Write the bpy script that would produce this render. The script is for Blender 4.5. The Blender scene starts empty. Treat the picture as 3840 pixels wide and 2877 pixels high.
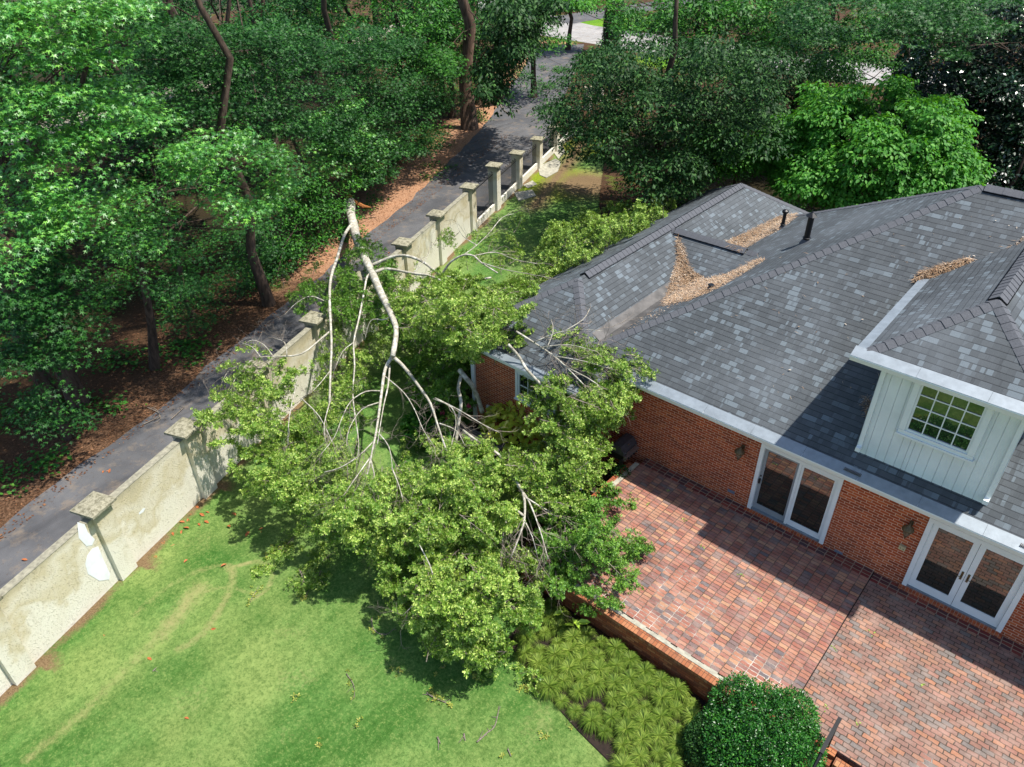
import bpy, math, random
import numpy as np
random.seed(7); rng = np.random.default_rng(7)
C = bpy.context.scene.collection
# ------------------------------------------------------------------ camera, sky, sun, exposure
H = 13.87; F = 2790.0
R = np.array([[0.75398027, 0.36875474, -0.54363011], [0.65683315, -0.43475628, 0.61608213], [-0.0091634, -0.82158805, -0.57000799]])
from mathutils import Matrix, Vector
cd = bpy.data.cameras.new('camera'); cam = bpy.data.objects.new('camera', cd); C.objects.link(cam)
cd.sensor_width = 36; cd.lens = F / 3840 * 36; cd.clip_end = 600; cd.clip_start = 0.1
cam.matrix_world = Matrix([[R[i][0], -R[i][1], -R[i][2], (0, 0, H)[i]] for i in range(3)] + [[0, 0, 0, 1]])
bpy.context.scene.camera = cam
SUN = np.array([.356, .25, 1.0]); SUN /= np.linalg.norm(SUN)
el = math.asin(SUN[2]); az = math.atan2(SUN[0], SUN[1])
w = bpy.data.worlds.new('World'); bpy.context.scene.world = w; w.use_nodes = True
nt = w.node_tree; nt.nodes.clear()
sky = nt.nodes.new('ShaderNodeTexSky'); sky.sky_type = 'NISHITA'; sky.sun_disc = False
sky.sun_elevation = el; sky.sun_rotation = az
bg = nt.nodes.new('ShaderNodeBackground'); bg.inputs[1].default_value = 0.135
wo = nt.nodes.new('ShaderNodeOutputWorld'); nt.links.new(sky.outputs[0], bg.inputs[0]); nt.links.new(bg.outputs[0], wo.inputs[0])
ld = bpy.data.lights.new('sun', 'SUN'); ld.energy = 5.0; ld.angle = math.radians(0.8); ld.color = (1, .955, .88)
so = bpy.data.objects.new('sun', ld); C.objects.link(so); so.location = (10, 8, 40)
so.rotation_euler = Vector(tuple(SUN)).to_track_quat('Z', 'Y').to_euler()
vs = bpy.context.scene.view_settings; vs.view_transform = 'Standard'; vs.look = 'None'; vs.exposure = 0.62; vs.gamma = 1
bpy.context.scene.cycles.max_bounces = 6; bpy.context.scene.cycles.transparent_max_bounces = 8
bpy.context.scene.cycles.diffuse_bounces = 3

# ------------------------------------------------------------------ where things stand (photo ray -> point at real height)
K = 3840 / 2212
def ray(px, py):
    d = np.array([px * K - 1920, py * K - 1438.5, F]); return R @ (d / np.linalg.norm(d))
def G(px, py, z=-.7):
    d = ray(px, py); t = (z - H) / d[2]; p = d * t; return np.array([p[0], p[1], z])
def atd(px, py, dist): return np.array([0, 0, H]) + ray(px, py) * dist

# ------------------------------------------------------------------ materials
def lin(h):
    v = [int(h[i:i + 2], 16) / 255 for i in (1, 3, 5)]
    return tuple([x / 12.92 if x <= .04045 else ((x + .055) / 1.055) ** 2.4 for x in v]) + (1,)
class N:
    def __init__(s, name):
        s.m = bpy.data.materials.new(name); s.m.use_nodes = True; s.t = s.m.node_tree; s.t.nodes.clear()
        s.out = s.t.nodes.new('ShaderNodeOutputMaterial')
    def n(s, typ, inp=None, **kw):
        nd = s.t.nodes.new('ShaderNode' + typ)
        for k, v in kw.items(): setattr(nd, k, v)
        for k, v in (inp or {}).items():
            if isinstance(v, bpy.types.NodeSocket): s.t.links.new(v, nd.inputs[k])
            else: nd.inputs[k].default_value = v
        return nd
    def math(s, op, a, b=0.0, c=0.0): return s.n('Math', {0: a, 1: b, 2: c}, operation=op).outputs[0]
    def coord(s, uv=False):
        return s.n('UVMap').outputs[0] if uv else s.n('NewGeometry').outputs['Position']
    def noise(s, vec, sc, det=4, rough=.55, dim='3D'):
        return s.n('TexNoise', {'Vector': vec, 'Scale': sc, 'Detail': det, 'Roughness': rough}, noise_dimensions=dim).outputs[0]
    def ramp(s, f, stops, interp='LINEAR'):
        r = s.n('ValToRGB', {0: f}); r.color_ramp.interpolation = interp
        e = r.color_ramp.elements
        while len(e) < len(stops): e.new(.5)
        for i, (p, c) in enumerate(stops):
            e[i].position = p; e[i].color = lin(c) if isinstance(c, str) else (c, c, c, 1)
        return r.outputs[0]
    def mix(s, f, a, b, bt='MIX'):
        nd = s.n('Mix', data_type='RGBA', blend_type=bt)
        for i, v in ((0, f), (6, a), (7, b)):
            if isinstance(v, bpy.types.NodeSocket): s.t.links.new(v, nd.inputs[i])
            else: nd.inputs[i].default_value = lin(v) if isinstance(v, str) else v
        return nd.outputs[2]
    def mr(s, v, a, b, c=0.0, d=1.0): return s.n('MapRange', {0: v, 1: a, 2: b, 3: c, 4: d}).outputs[0]
    def bump(s, h, st=.5, dist=.01): return s.n('Bump', {'Height': h, 'Strength': st, 'Distance': dist}).outputs[0]
    def end(s, col, rough=.8, bump=None, spec=.3, **kw):
        p = s.n('BsdfPrincipled', {'Roughness': rough, 'Specular IOR Level': spec})
        if isinstance(col, bpy.types.NodeSocket): s.t.links.new(col, p.inputs[0])
        else: p.inputs[0].default_value = lin(col) if isinstance(col, str) else col
        for k, v in kw.items(): p.inputs[k.replace('_', ' ')].default_value = v
        if bump is not None: s.t.links.new(bump, p.inputs['Normal'])
        s.p = p; s.t.links.new(p.outputs[0], s.out.inputs[0]); return s.m

def m_plain(name, col, rough=.6, var=.12, sc=6, metal=0, spec=.4, bs=.15):
    s = N(name); v = s.coord(); nz = s.noise(v, sc, 6)
    dark = s.n('HueSaturation', {'Value': 1 - var * 2, 'Color': lin(col)}).outputs[0]
    return s.end(s.mix(s.mr(nz, .35, .7), lin(col), dark), rough, s.bump(s.noise(v, 120, 3), bs, .004), spec, Metallic=metal)

def m_brick(name, bw, bh, off, pal, mort, mw, mort2=None, wob=.004, rough=.85, uvoff=(0, 0), stain=None, bumpd=.008, tone=None, eff=.16):
    s = N(name); uv = s.coord(True); pos = s.coord()
    nz = s.n('TexNoise', {'Vector': uv, 'Scale': 9, 'Detail': 2}, noise_dimensions='2D').outputs[1]
    wv = s.n('VectorMath', {0: s.n('VectorMath', {0: nz, 1: (.5, .5, .5)}, operation='SUBTRACT').outputs[0], 'Scale': wob * 4}, operation='SCALE').outputs[0]
    sp = s.n('SeparateXYZ', {0: s.n('VectorMath', {0: uv, 1: wv}, operation='ADD').outputs[0]})
    vf = s.math('DIVIDE', s.math('ADD', sp.outputs[1], uvoff[1]), bh); row = s.math('FLOOR', vf)
    par = s.math('MULTIPLY', s.math('FLOORED_MODULO', row, 2.0), off)
    uf = s.math('ADD', s.math('DIVIDE', s.math('ADD', sp.outputs[0], uvoff[0]), bw), par); colu = s.math('FLOOR', uf)
    idv = s.n('CombineXYZ', {0: colu, 1: row})
    wn = s.n('TexWhiteNoise', {'Vector': idv.outputs[0]}, noise_dimensions='2D')
    fu = s.math('FRACT', uf); fv = s.math('FRACT', vf)
    du = s.math('MULTIPLY', s.math('MINIMUM', fu, s.math('SUBTRACT', 1.0, fu)), bw)
    dv = s.math('MULTIPLY', s.math('MINIMUM', fv, s.math('SUBTRACT', 1.0, fv)), bh)
    d = s.math('MINIMUM', du, dv)
    m = s.mr(d, mw * .35, mw * .65)
    col = s.ramp(wn.outputs[0], pal, 'CONSTANT' if len(pal) > 5 else 'LINEAR')
    hv = col
    g1 = s.noise(pos, 45, 5, .7)
    hv = s.mix(s.mr(g1, .35, .8, .0, .42), hv, '#3a2620' if tone is None else tone)
    if mort2:
        big = s.noise(pos, .55, 3)
        yy = s.n('SeparateXYZ', {0: pos}).outputs[1]
        sel = s.mr(s.math('ADD', s.math('ADD', big, s.math('MULTIPLY', s.noise(pos, 5.0, 3), .5)), s.mr(yy, 9.6, 13.5, eff, -.25)), .78, .95)
        mcol = s.mix(sel, lin(mort), lin(mort2))
    else: mcol = lin(mort)
    c = s.mix(m, mcol, hv)
    big2 = s.noise(pos, 1.4, 6, .65)
    c = s.mix(s.mr(big2, .35, .72, 0, .35), c, stain or '#5a4a40')
    if mort2:
        dk = s.noise(pos, .75, 6, .7); c = s.mix(s.mr(dk, .60, .72, 0, .5), c, '#3a2a2a')
        c = s.mix(s.mr(s.noise(pos, 2.3, 5, .7), .45, .7, 0, .35), c, '#b39a8c')
    h = s.math('ADD', m, s.math('MULTIPLY', g1, .4))
    return s.end(c, rough, s.bump(h, .8, bumpd), .25)

def m_shingle():
    s = N('asphalt_shingle'); uv = s.coord(True); pos = s.coord(); sp = s.n('SeparateXYZ', {0: uv})
    wobn = s.math('MULTIPLY', s.math('SUBTRACT', s.noise(pos, 1.3, 2), .5), .02)
    vf = s.math('DIVIDE', s.math('ADD', sp.outputs[1], wobn), .145); row = s.math('FLOOR', vf); fv = s.math('FRACT', vf)
    rr = s.n('TexWhiteNoise', {'W': row}, noise_dimensions='1D').outputs[0]
    base = s.math('ADD', s.math('DIVIDE', sp.outputs[0], .15), s.math('MULTIPLY', rr, 37.0))
    jit = s.n('TexNoise', {'W': base, 'Scale': .9, 'Detail': 0}, noise_dimensions='1D').outputs[0]
    base = s.math('ADD', base, s.math('MULTIPLY', jit, 2.2))
    cid = s.math('FLOOR', base); fu = s.math('FRACT', base)
    wn = s.n('TexWhiteNoise', {'Vector': s.n('CombineXYZ', {0: cid, 1: row}).outputs[0]}, noise_dimensions='2D').outputs[0]
    blend = s.n('TexWhiteNoise', {'Vector': s.n('CombineXYZ', {0: cid, 1: row, 2: 5.0}).outputs[0]}, noise_dimensions='3D').outputs[0]
    big = s.math('MULTIPLY', s.math('SUBTRACT', s.noise(pos, .8, 2), .5), .35)
    f = s.math('ADD', wn, big)
    col = s.ramp(f, [(0, '#43484b'), (.30, '#4a4f52'), (.55, '#464b4e'), (.70, '#50565a'), (.82, '#5a6267'), (.92, '#667076')], 'CONSTANT')
    gr = s.n('TexNoise', {'Vector': pos, 'Scale': 260, 'Detail': 2}).outputs[0]
    col = s.mix(s.mr(gr, .35, .65, 0, .35), col, '#34373c')
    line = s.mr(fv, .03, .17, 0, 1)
    col = s.mix(s.math('MULTIPLY', s.math('SUBTRACT', 1.0, line), .85), col, '#16181b')  # shadow line under each course's butt edge, painted into the colour
    edge = s.mr(s.math('MINIMUM', fu, s.math('SUBTRACT', 1.0, fu)), .0, .035)
    col = s.mix(s.math('MULTIPLY', s.math('SUBTRACT', 1.0, edge), .35), col, '#202328')
    st = s.noise(pos, .35, 4)
    col = s.mix(s.mr(st, .45, .75, 0, .3), col, '#7b8187')
    h = s.math('ADD', s.math('MULTIPLY', s.math('SUBTRACT', 1.0, fv), 1.0), s.math('ADD', s.math('MULTIPLY', gr, .35), s.math('MULTIPLY', wn, .5)))
    return s.end(col, .78, s.bump(h, .8, .012), .35)

def m_leaf(name, c1, c2, c3=None, rough=.42, spec=.5, tr=.28, tcol=None):
    s = N(name); rnd = s.n('NewGeometry').outputs['Random Per Island']; pos = s.coord()
    stops = [(0, c1), (.55, c2), (1, c3 or c2)]
    col = s.ramp(rnd, stops)
    nz = s.noise(pos, .9, 3)
    col = s.mix(s.mr(nz, .35, .65, 0, .5), col, c1)
    p = s.n('BsdfPrincipled', {'Base Color': col, 'Roughness': rough, 'Specular IOR Level': spec})
    t = s.n('BsdfTranslucent', {0: s.mix(.5, col, tcol or c2)})
    mx = s.n('MixShader', {0: tr, 1: p.outputs[0], 2: t.outputs[0]})
    s.t.links.new(mx.outputs[0], s.out.inputs[0]); return s.m

def m_bark(name, c1, c2, sc=8, patch=None):
    s = N(name); v = s.coord()
    vv = s.n('Mapping', {'Vector': v, 'Scale': (1, 1, .25) if not patch else (1, 1, 1)}).outputs[0]
    n1 = s.noise(vv, sc, 6, .65)
    c = s.mix(s.mr(n1, .35, .65), lin(c1), lin(c2))
    if patch: c = s.mix(s.mr(s.noise(v, 5, 4), .5, .62, 0, .7), c, patch)
    return s.end(c, .9, s.bump(n1, .9, .03), .15)

def m_attr(name, attr, base, stops_list, rough=.95, bumpsc=90, bd=.02):
    """base: function(node) -> colour; stops_list: [(channel, function(node)->colour)]"""
    s = N(name); a = s.n('Attribute', attribute_name=attr); sp = s.n('SeparateColor', {0: a.outputs[0]})
    c = base(s)
    pos = s.coord(); br = s.math('MULTIPLY', s.math('SUBTRACT', s.noise(pos, 14, 5, .7), .5), 1.1)
    for ch, fn in stops_list:
        f = s.mr(s.math('ADD', sp.outputs[ch], s.math('MULTIPLY', br, s.math('MULTIPLY', s.math('MULTIPLY', sp.outputs[ch], s.math('SUBTRACT', 1.0, sp.outputs[ch])), 4.0))), .25, .75)
        c = s.mix(f, c, fn(s))
    h = s.noise(pos, bumpsc, 4, .7)
    return s.end(c, rough, s.bump(h, .9, bd), .15)

def grass_col(a, b, c_, d):
    def f(s):
        pos = s.coord()
        mp = s.n('Mapping', {'Vector': pos, 'Rotation': (0, 0, math.radians(-20)), 'Scale': (1.5, .22, 1)}).outputs[0]
        n1 = s.noise(mp, 1.1, 4, .6); n2 = s.noise(pos, 55, 4, .75); n3 = s.noise(pos, .45, 3)
        c = s.mix(s.mr(n1, .38, .64), lin(a), lin(b))
        c = s.mix(s.mr(n3, .42, .68, 0, .7), c, c_)
        n4 = s.noise(pos, 17, 4, .8); n5 = s.noise(pos, 6, 5, .75)
        c = s.mix(s.mr(n5, .40, .66, 0, .5), c, d); c = s.mix(s.mr(n4, .52, .66, 0, .55), c, c_)
        return s.mix(s.mr(n4, .34, .48, .65, 0), c, d)
    return f
def straw_col(a, b, c_):
    def f(s):
        pos = s.coord(); n1 = s.noise(pos, .7, 4, .6); n2 = s.noise(pos, 22, 6, .8)
        mp = s.n('Mapping', {'Vector': pos, 'Scale': (1, 4, 1), 'Rotation': (0, 0, .6)}).outputs[0]; n3 = s.noise(mp, 30, 4, .7)
        c = s.mix(s.mr(n1, .35, .68), lin(a), lin(b)); c = s.mix(s.mr(n2, .42, .62), c, c_)
        return s.mix(s.mr(n3, .5, .68, 0, .6), c, '#1d120c')
    return f

BRICKPAL = [(0, '#a84a24'), (.2, '#ba562c'), (.4, '#c46032'), (.6, '#b05028'), (.75, '#96401f'), (.9, '#cc6c3c')]
PAVPAL = [(0, '#9c6454'), (.14, '#a5705c'), (.28, '#ad7a62'), (.4, '#906056'), (.5, '#b4886a'), (.6, '#8a625a'), (.7, '#9e6a5a'), (.8, '#7c6864'), (.88, '#686264'), (.94, '#a87c64')]
PAVPAL2 = [(0, '#946a5c'), (.15, '#8b6a5e'), (.3, '#9c745f'), (.42, '#826c62'), (.54, '#8f7062'), (.66, '#78706a'), (.78, '#a4745a'), (.88, '#8a6658'), (.95, '#706a66')]
MAT = dict(
    brick=m_brick('red_brick', .215, .075, .5, BRICKPAL, '#d8ac92', .015),
    rowlock=m_brick('rowlock_brick', .075, .215, 0, BRICKPAL, '#b58b74', .012),
    pave=m_brick('paving_stack_bond', .212, .104, 0, PAVPAL, '#54453a', .018, '#c0b4a8', wob=.008, stain='#4a3c36'),
    pave2=m_brick('paving_running_bond', .215, .108, .5, PAVPAL2, '#41382f', .017, '#b8aea4', wob=.008, stain='#514640', eff=.0),
    border=m_brick('paving_dark_border', .215, .112, 0, [(0, '#6b2f2c'), (.25, '#7d3d34'), (.45, '#5a3536'), (.6, '#94483a'), (.75, '#4e3b40'), (.9, '#7a3430')], '#9a8672', .02, wob=.006),
    retbrick=m_brick('weathered_orange_brick', .215, .075, .5, [(0, '#a3532f'), (.25, '#b8683f'), (.45, '#8d4a2d'), (.6, '#c07a4c'), (.75, '#9b5a3a'), (.9, '#ab6238')], '#4d3527', .009),
    retcap=m_brick('orange_coping_brick', .08, .6, 0, [(0, '#a0623f'), (.25, '#ad734f'), (.45, '#8e563a'), (.6, '#b5835c'), (.75, '#a06848'), (.9, '#a86a46')], '#5c4232', .008),
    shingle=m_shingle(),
    cap=m_plain('ridge_cap_shingle', '#56585d', .85, .14, 30, bs=.9),
    black=m_plain('black_metal', '#101114', .4, .05),
    white=m_plain('white_paint', '#dfe4e4', .45, .04, 3),
    siding=m_plain('white_siding_paint', '#dde3e4', .5, .08, 1.6),
    gutter=m_plain('aluminium_guard', '#868f96', .5, .12, 5, metal=.2),
    darkgap=m_plain('dark_gap', '#0c0c0d', .9, .1),
    bronze=m_plain('weathered_bronze', '#6b5a40', .5, .2, 30, metal=.4),
    beige=m_plain('beige_plastic', '#b8ad86', .5, .05),
    ventblue=m_plain('grey_vent_metal', '#7d8795', .5, .1, metal=.3),
    screenf=m_plain('grey_screen_frame', '#8e9498', .5, .05),
    grill=m_plain('grey_enamel', '#55585d', .35, .2, 14, metal=.5),
    steel=m_plain('brushed_steel', '#a8a4a0', .3, .15, 20, metal=.8),
    wood=m_plain('weathered_wood', '#5f5b58', .8, .2, 14),
    concrete=m_plain('old_concrete', '#a9a594', .9, .2, 7, bs=.8), wallcap=m_plain('grey_wall_coping', '#96927f', .95, .25, 9, bs=1),
    path=m_plain('pale_path', '#9c9484', .9, .15, 2, bs=.8),
    iron=m_plain('wrought_iron', '#0e0e10', .5, .05),
    mulch=m_plain('dark_mulch', '#2b2018', .95, .3, 12, bs=1),
)
def glass():
    s = N('dark_window_glass')
    return s.end((.012, .016, .012, 1), .02, None, 1.0, IOR=1.75)
MAT['glass'] = glass()
def stucco():
    s = N('stained_stucco'); pos = s.coord(); sp = s.n('SeparateXYZ', {0: pos})
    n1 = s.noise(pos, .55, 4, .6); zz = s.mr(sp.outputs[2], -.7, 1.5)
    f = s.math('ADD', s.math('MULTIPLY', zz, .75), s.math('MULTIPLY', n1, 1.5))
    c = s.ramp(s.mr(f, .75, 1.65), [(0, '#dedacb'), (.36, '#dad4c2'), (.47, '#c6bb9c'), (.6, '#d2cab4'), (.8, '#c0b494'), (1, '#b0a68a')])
    mp = s.n('Mapping', {'Vector': pos, 'Scale': (1, 1, .2)}).outputs[0]
    c = s.mix(s.mr(s.noise(mp, 3, 5, .7), .55, .8, 0, .3), c, '#8f8566')
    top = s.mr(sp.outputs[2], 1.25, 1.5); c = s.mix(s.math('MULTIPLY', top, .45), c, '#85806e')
    h = s.math('ADD', s.noise(pos, 60, 3, .6), s.mr(s.noise(pos, 26, 2), .58, .66, 0, 1.2))
    return s.end(c, .92, s.bump(h, .9, .012), .15)
MAT['stucco'] = stucco()
def lichen():
    s = N('lichened_cap_stone'); pos = s.coord()
    c = s.ramp(s.noise(pos, 9, 7, .75), [(.3, '#4c4a3c'), (.45, '#7b7763'), (.58, '#a09b86'), (.72, '#5c5a48')])
    return s.end(c, .95, s.bump(s.noise(pos, 40, 5, .7), 1, .02), .1)
MAT['lichen'] = lichen()
def asphalt(name, a, b, spots=True):
    s = N(name); pos = s.coord(); n = s.noise(pos, .5, 5, .65); g = s.noise(pos, 130, 3, .7)
    c = s.mix(s.mr(n, .35, .68), lin(a), lin(b)); c = s.mix(s.mr(g, .35, .7, 0, .5), c, '#2b2a29')
    c = s.mix(s.mr(s.noise(pos, 1.3, 6, .75), .52, .66, 0, .6), c, '#7d6f5f'); c = s.mix(s.mr(s.noise(pos, 7, 4, .7), .6, .68, 0, .5), c, '#4a3a2c')
    mp = s.n('Mapping', {'Vector': pos, 'Rotation': (0, 0, .36), 'Scale': (2.2, .25, 1)}).outputs[0]
    c = s.mix(s.mr(s.noise(mp, .9, 4, .6), .55, .7, 0, .5), c, '#2f2f32')
    
    return s.end(c, .9, s.bump(g, .8, .01), .3)
MAT['drive'] = asphalt('driveway_asphalt', '#4c4d50', '#68686a')
MAT['street'] = asphalt('street_asphalt', '#9c9996', '#b0aca8')

# ------------------------------------------------------------------ mesh helpers
def sub(p, base): return (p[0] - base[0], p[1] - base[1], p[2] - base[2])
def face_uv(vs):
    a = np.array(vs[0]); n = np.zeros(3)
    for i in range(1, len(vs) - 1): n += np.cross(np.array(vs[i]) - a, np.array(vs[i + 1]) - a)
    l = np.linalg.norm(n); n = n / l if l > 0 else np.array([0, 0, 1.])
    if abs(n[2]) > .97: u = np.array([1., 0, 0]); v = np.array([0, 1., 0])
    else:
        if n[2] < -1e-6: n = -n
        u = np.cross([0, 0, 1], n); u /= np.linalg.norm(u); v = np.cross(n, u)
    return [(float(np.dot(p, u)), float(np.dot(p, v))) for p in vs]
class MB:
    def __init__(s): s.v = []; s.f = []; s.flat = True
    def poly(s, pts):
        i = len(s.v); s.v += [tuple(map(float, p)) for p in pts]; s.f.append(list(range(i, i + len(pts))))
    def box(s, x0, x1, y0, y1, z0, z1, T=None):
        c = [(x0, y0, z0), (x1, y0, z0), (x1, y1, z0), (x0, y1, z0), (x0, y0, z1), (x1, y0, z1), (x1, y1, z1), (x0, y1, z1)]
        if T: c = [T(p) for p in c]
        for q in ((3, 2, 1, 0), (4, 5, 6, 7), (0, 1, 5, 4), (1, 2, 6, 5), (2, 3, 7, 6), (3, 0, 4, 7)): s.poly([c[k] for k in q])
    def prism(s, pts, z0, z1):
        n = len(pts); s.poly([(p[0], p[1], z1) for p in pts]); s.poly([(p[0], p[1], z0) for p in pts[::-1]])
        for i in range(n):
            a, b = pts[i], pts[(i + 1) % n]; s.poly([(a[0], a[1], z0), (b[0], b[1], z0), (b[0], b[1], z1), (a[0], a[1], z1)])
    def tube(s, P, rad, n=7, cap=True, jit=0.0):
        P = [np.array(p, float) for p in P]; i0 = len(s.v); m = len(P)
        if not hasattr(rad, '__len__'): rad = [rad] * m
        up = np.array([.13, .21, 1.0])
        for k in range(m):
            d = P[min(k + 1, m - 1)] - P[max(k - 1, 0)]; d = d / (np.linalg.norm(d) + 1e-9)
            if k == 0:
                a = np.cross(d, up);
                if np.linalg.norm(a) < .1: a = np.cross(d, [1, 0, 0])
            else: a = a - d * np.dot(a, d)
            a = a / np.linalg.norm(a); b = np.cross(d, a)
            for j in range(n):
                t = 2 * math.pi * j / n; r = rad[k] * (1 + (random.uniform(-jit, jit) if jit else 0))
                s.v.append(tuple(P[k] + (a * math.cos(t) + b * math.sin(t)) * r))
        for k in range(m - 1):
            for j in range(n):
                j2 = (j + 1) % n; s.f.append([i0 + k * n + j, i0 + k * n + j2, i0 + (k + 1) * n + j2, i0 + (k + 1) * n + j])
        if cap: s.f.append([i0 + j for j in range(n)][::-1]); s.f.append([i0 + (m - 1) * n + j for j in range(n)])
    def lathe(s, c, prof, n=14):
        i0 = len(s.v)
        for r, z in prof:
            for j in range(n):
                t = 2 * math.pi * j / n; s.v.append((c[0] + r * math.cos(t), c[1] + r * math.sin(t), c[2] + z))
        for k in range(len(prof) - 1):
            for j in range(n):
                j2 = (j + 1) % n; s.f.append([i0 + k * n + j, i0 + k * n + j2, i0 + (k + 1) * n + j2, i0 + (k + 1) * n + j])
        s.f.append([i0 + j for j in range(n)][::-1]); s.f.append([i0 + (len(prof) - 1) * n + j for j in range(n)])
    def build(s, name, mat, parent=None, base=None, smooth=False, bevel=0):
        nouv = smooth or mat in ('twig', 'pale', 'bark', 'steel', 'iron', 'cap', 'black')
        b = wloc(parent) if parent else (base if base is not None else (0, 0, 0))
        me = bpy.data.meshes.new(name); me.from_pydata([sub(p, b) for p in s.v], [], s.f)
        uvl = None if nouv else me.uv_layers.new(name='UVMap'); k = 0
        for f in ([] if nouv else s.f):
            for uv in face_uv([s.v[i] for i in f]): uvl.data[k].uv = uv; k += 1
        return link(name, me, mat, parent, b, smooth, bevel)
def wloc(o):
    p = np.array(o.location)
    while o.parent: o = o.parent; p = p + np.array(o.location)
    return p
def link(name, me, mat, parent, b, smooth=False, bevel=0):
    me.materials.append(MAT[mat] if isinstance(mat, str) else mat)
    if smooth: me.polygons.foreach_set('use_smooth', [True] * len(me.polygons))
    o = bpy.data.objects.new(name, me); C.objects.link(o)
    if parent: o.parent = parent
    else: o.location = tuple(b)
    if bevel:
        m = o.modifiers.new('bevel', 'BEVEL'); m.width = bevel; m.segments = 2; m.limit_method = 'ANGLE'
    return o
def tag(o, label, cat, group=None, kind=None):
    o['label'] = label; o['category'] = cat
    if group: o['group'] = group
    if kind: o['kind'] = kind
    return o
def struct(o, label=None, kind='structure'):
    o['kind'] = kind
    if label: o['label'] = label; o['category'] = o.name.split('.')[0].replace('_', ' ')
    return o
def empty(name, loc, label, cat, group=None):
    o = bpy.data.objects.new(name, None); C.objects.link(o); o.location = tuple(map(float, loc)); o.empty_display_size = .2
    return tag(o, label, cat, group)
def norm(a): return a / (np.linalg.norm(a, axis=-1, keepdims=True) + 1e-9)

# leaf templates: vertices (x across, y along, z up), faces
TM = {}
TM['rhomb'] = (np.array([(0, 0, 0), (.25, .5, .06), (0, 1, -.05), (-.25, .5, .06)]), [[0, 1, 2, 3]])
TM['narrow'] = (np.array([(0, 0, 0), (.15, .62, .05), (0, 1, -.02), (-.15, .62, .05)]), [[0, 1, 2, 3]])
TM['broad'] = (np.array([(0, 0, 0), (.3, .35, .05), (.22, .75, .03), (0, 1, -.06), (-.22, .75, .03), (-.3, .35, .05)]), [[0, 1, 2, 3], [0, 3, 4, 5]])
def star():
    v = [(0, .05, 0)]; f = []; angs = [-125, -58, 0, 58, 125]; L = [.55, .85, 1, .85, .55]
    val = [-90 - 60, -90, -28, 28, 90, 150]
    for i, (a, l) in enumerate(zip(angs, L)):
        v.append((l * .55 * math.sin(math.radians(a)) * 1.1, .05 + l * math.cos(math.radians(a)) * .62, -.09))
    for a in val: v.append((.17 * math.sin(math.radians(a)), .05 + .17 * math.cos(math.radians(a)), .01))
    for i in range(5): f.append([0, 6 + i, 1 + i, 7 + i])
    return np.array(v), f
TM['star'] = star()
def rosette(n, L, wd):
    v = []; f = []
    for i in range(n):
        a = 2 * math.pi * i / n + (i % 2) * .3; e = .35 + .5 * ((i * 7) % 3) / 3; l = L * (.8 + .3 * ((i * 5) % 4) / 4)
        d = np.array([math.cos(a) * math.cos(e), math.sin(a) * math.cos(e), math.sin(e)]); s_ = np.array([-math.sin(a), math.cos(a), 0])
        up = np.cross(s_, d) * -1; k = len(v)
        v += [d * 0, d * l * .68 + s_ * wd * l + up * .02, d * l, d * l * .68 - s_ * wd * l + up * .02]; f.append([k, k + 1, k + 2, k + 3])
    return np.array(v), f
TM['tuft'] = rosette(6, 1, .19)
TM['tuft4'] = rosette(4, 1, .22)
def leafmesh(name, tm, P, D, Nn, S, mat, parent=None, base=(0, 0, 0)):
    V, Fc = TM[tm]; P = np.asarray(P); n = len(P)
    D = norm(D); X = norm(np.cross(D, Nn)); Z = np.cross(X, D)
    b = wloc(parent) if parent else np.array(base)
    W = P[:, None, :] + S[:, None, None] * (V[None, :, 0:1] * X[:, None, :] + V[None, :, 1:2] * D[:, None, :] + V[None, :, 2:3] * Z[:, None, :]) - b
    k = len(V); me = bpy.data.meshes.new(name); me.vertices.add(n * k); me.vertices.foreach_set('co', W.reshape(-1).astype(np.float32))
    loops = np.concatenate([np.array(f) for f in Fc]); ln = np.array([len(f) for f in Fc])
    L = (loops[None, :] + (np.arange(n) * k)[:, None]).reshape(-1); tot = np.tile(ln, n)
    me.loops.add(len(L)); me.loops.foreach_set('vertex_index', L.astype(np.int32))
    me.polygons.add(len(tot)); st = np.concatenate([[0], np.cumsum(tot)[:-1]])
    me.polygons.foreach_set('loop_start', st.astype(np.int32)); me.polygons.foreach_set('loop_total', tot.astype(np.int32))
    me.update(calc_edges=True)
    return link(name, me, mat, parent, b)
def clump_leaves(cs, rs, n, flat=.5, droop=.35, up=1.0, fill=.35):
    """leaves on lumpy flattened balls, most of them on the upper outer skin"""
    cs = np.repeat(np.asarray(cs), n, 0); r = np.repeat(np.asarray(rs), n)
    d = norm(rng.normal(size=cs.shape)); d[:, 2] = np.where(d[:, 2] < -.25, -d[:, 2], d[:, 2]); d = norm(d)
    rad = (1 - fill * rng.random(len(r)) ** 1.5) * (1 + .22 * np.sin(d[:, 0] * 9 + cs[:, 0] * 5) * np.sin(d[:, 1] * 8 + cs[:, 1] * 3))
    P = cs + d * (r * rad)[:, None] * np.array([1, 1, flat])
    h = d * np.array([1, 1, .2]); D = norm(h + rng.normal(size=h.shape) * .45) ; D[:, 2] -= droop * (.5 + rng.random(len(r)))
    Nn = norm(np.array([0, 0, up]) + d * .6 + rng.normal(size=h.shape) * .35)
    return P, norm(D), Nn
def inpoly(x, y, poly):
    c = False; j = len(poly) - 1
    for i in range(len(poly)):
        xi, yi = poly[i]; xj, yj = poly[j]
        if (yi > y) != (yj > y) and x < (xj - xi) * (y - yi) / (yj - yi) + xi: c = not c
        j = i
    return c
def sample(poly, n):
    xs = [p[0] for p in poly]; ys = [p[1] for p in poly]; out = []
    while len(out) < n:
        x = random.uniform(min(xs), max(xs)); y = random.uniform(min(ys), max(ys))
        if inpoly(x, y, poly): out.append((x, y))
    return out
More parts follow.
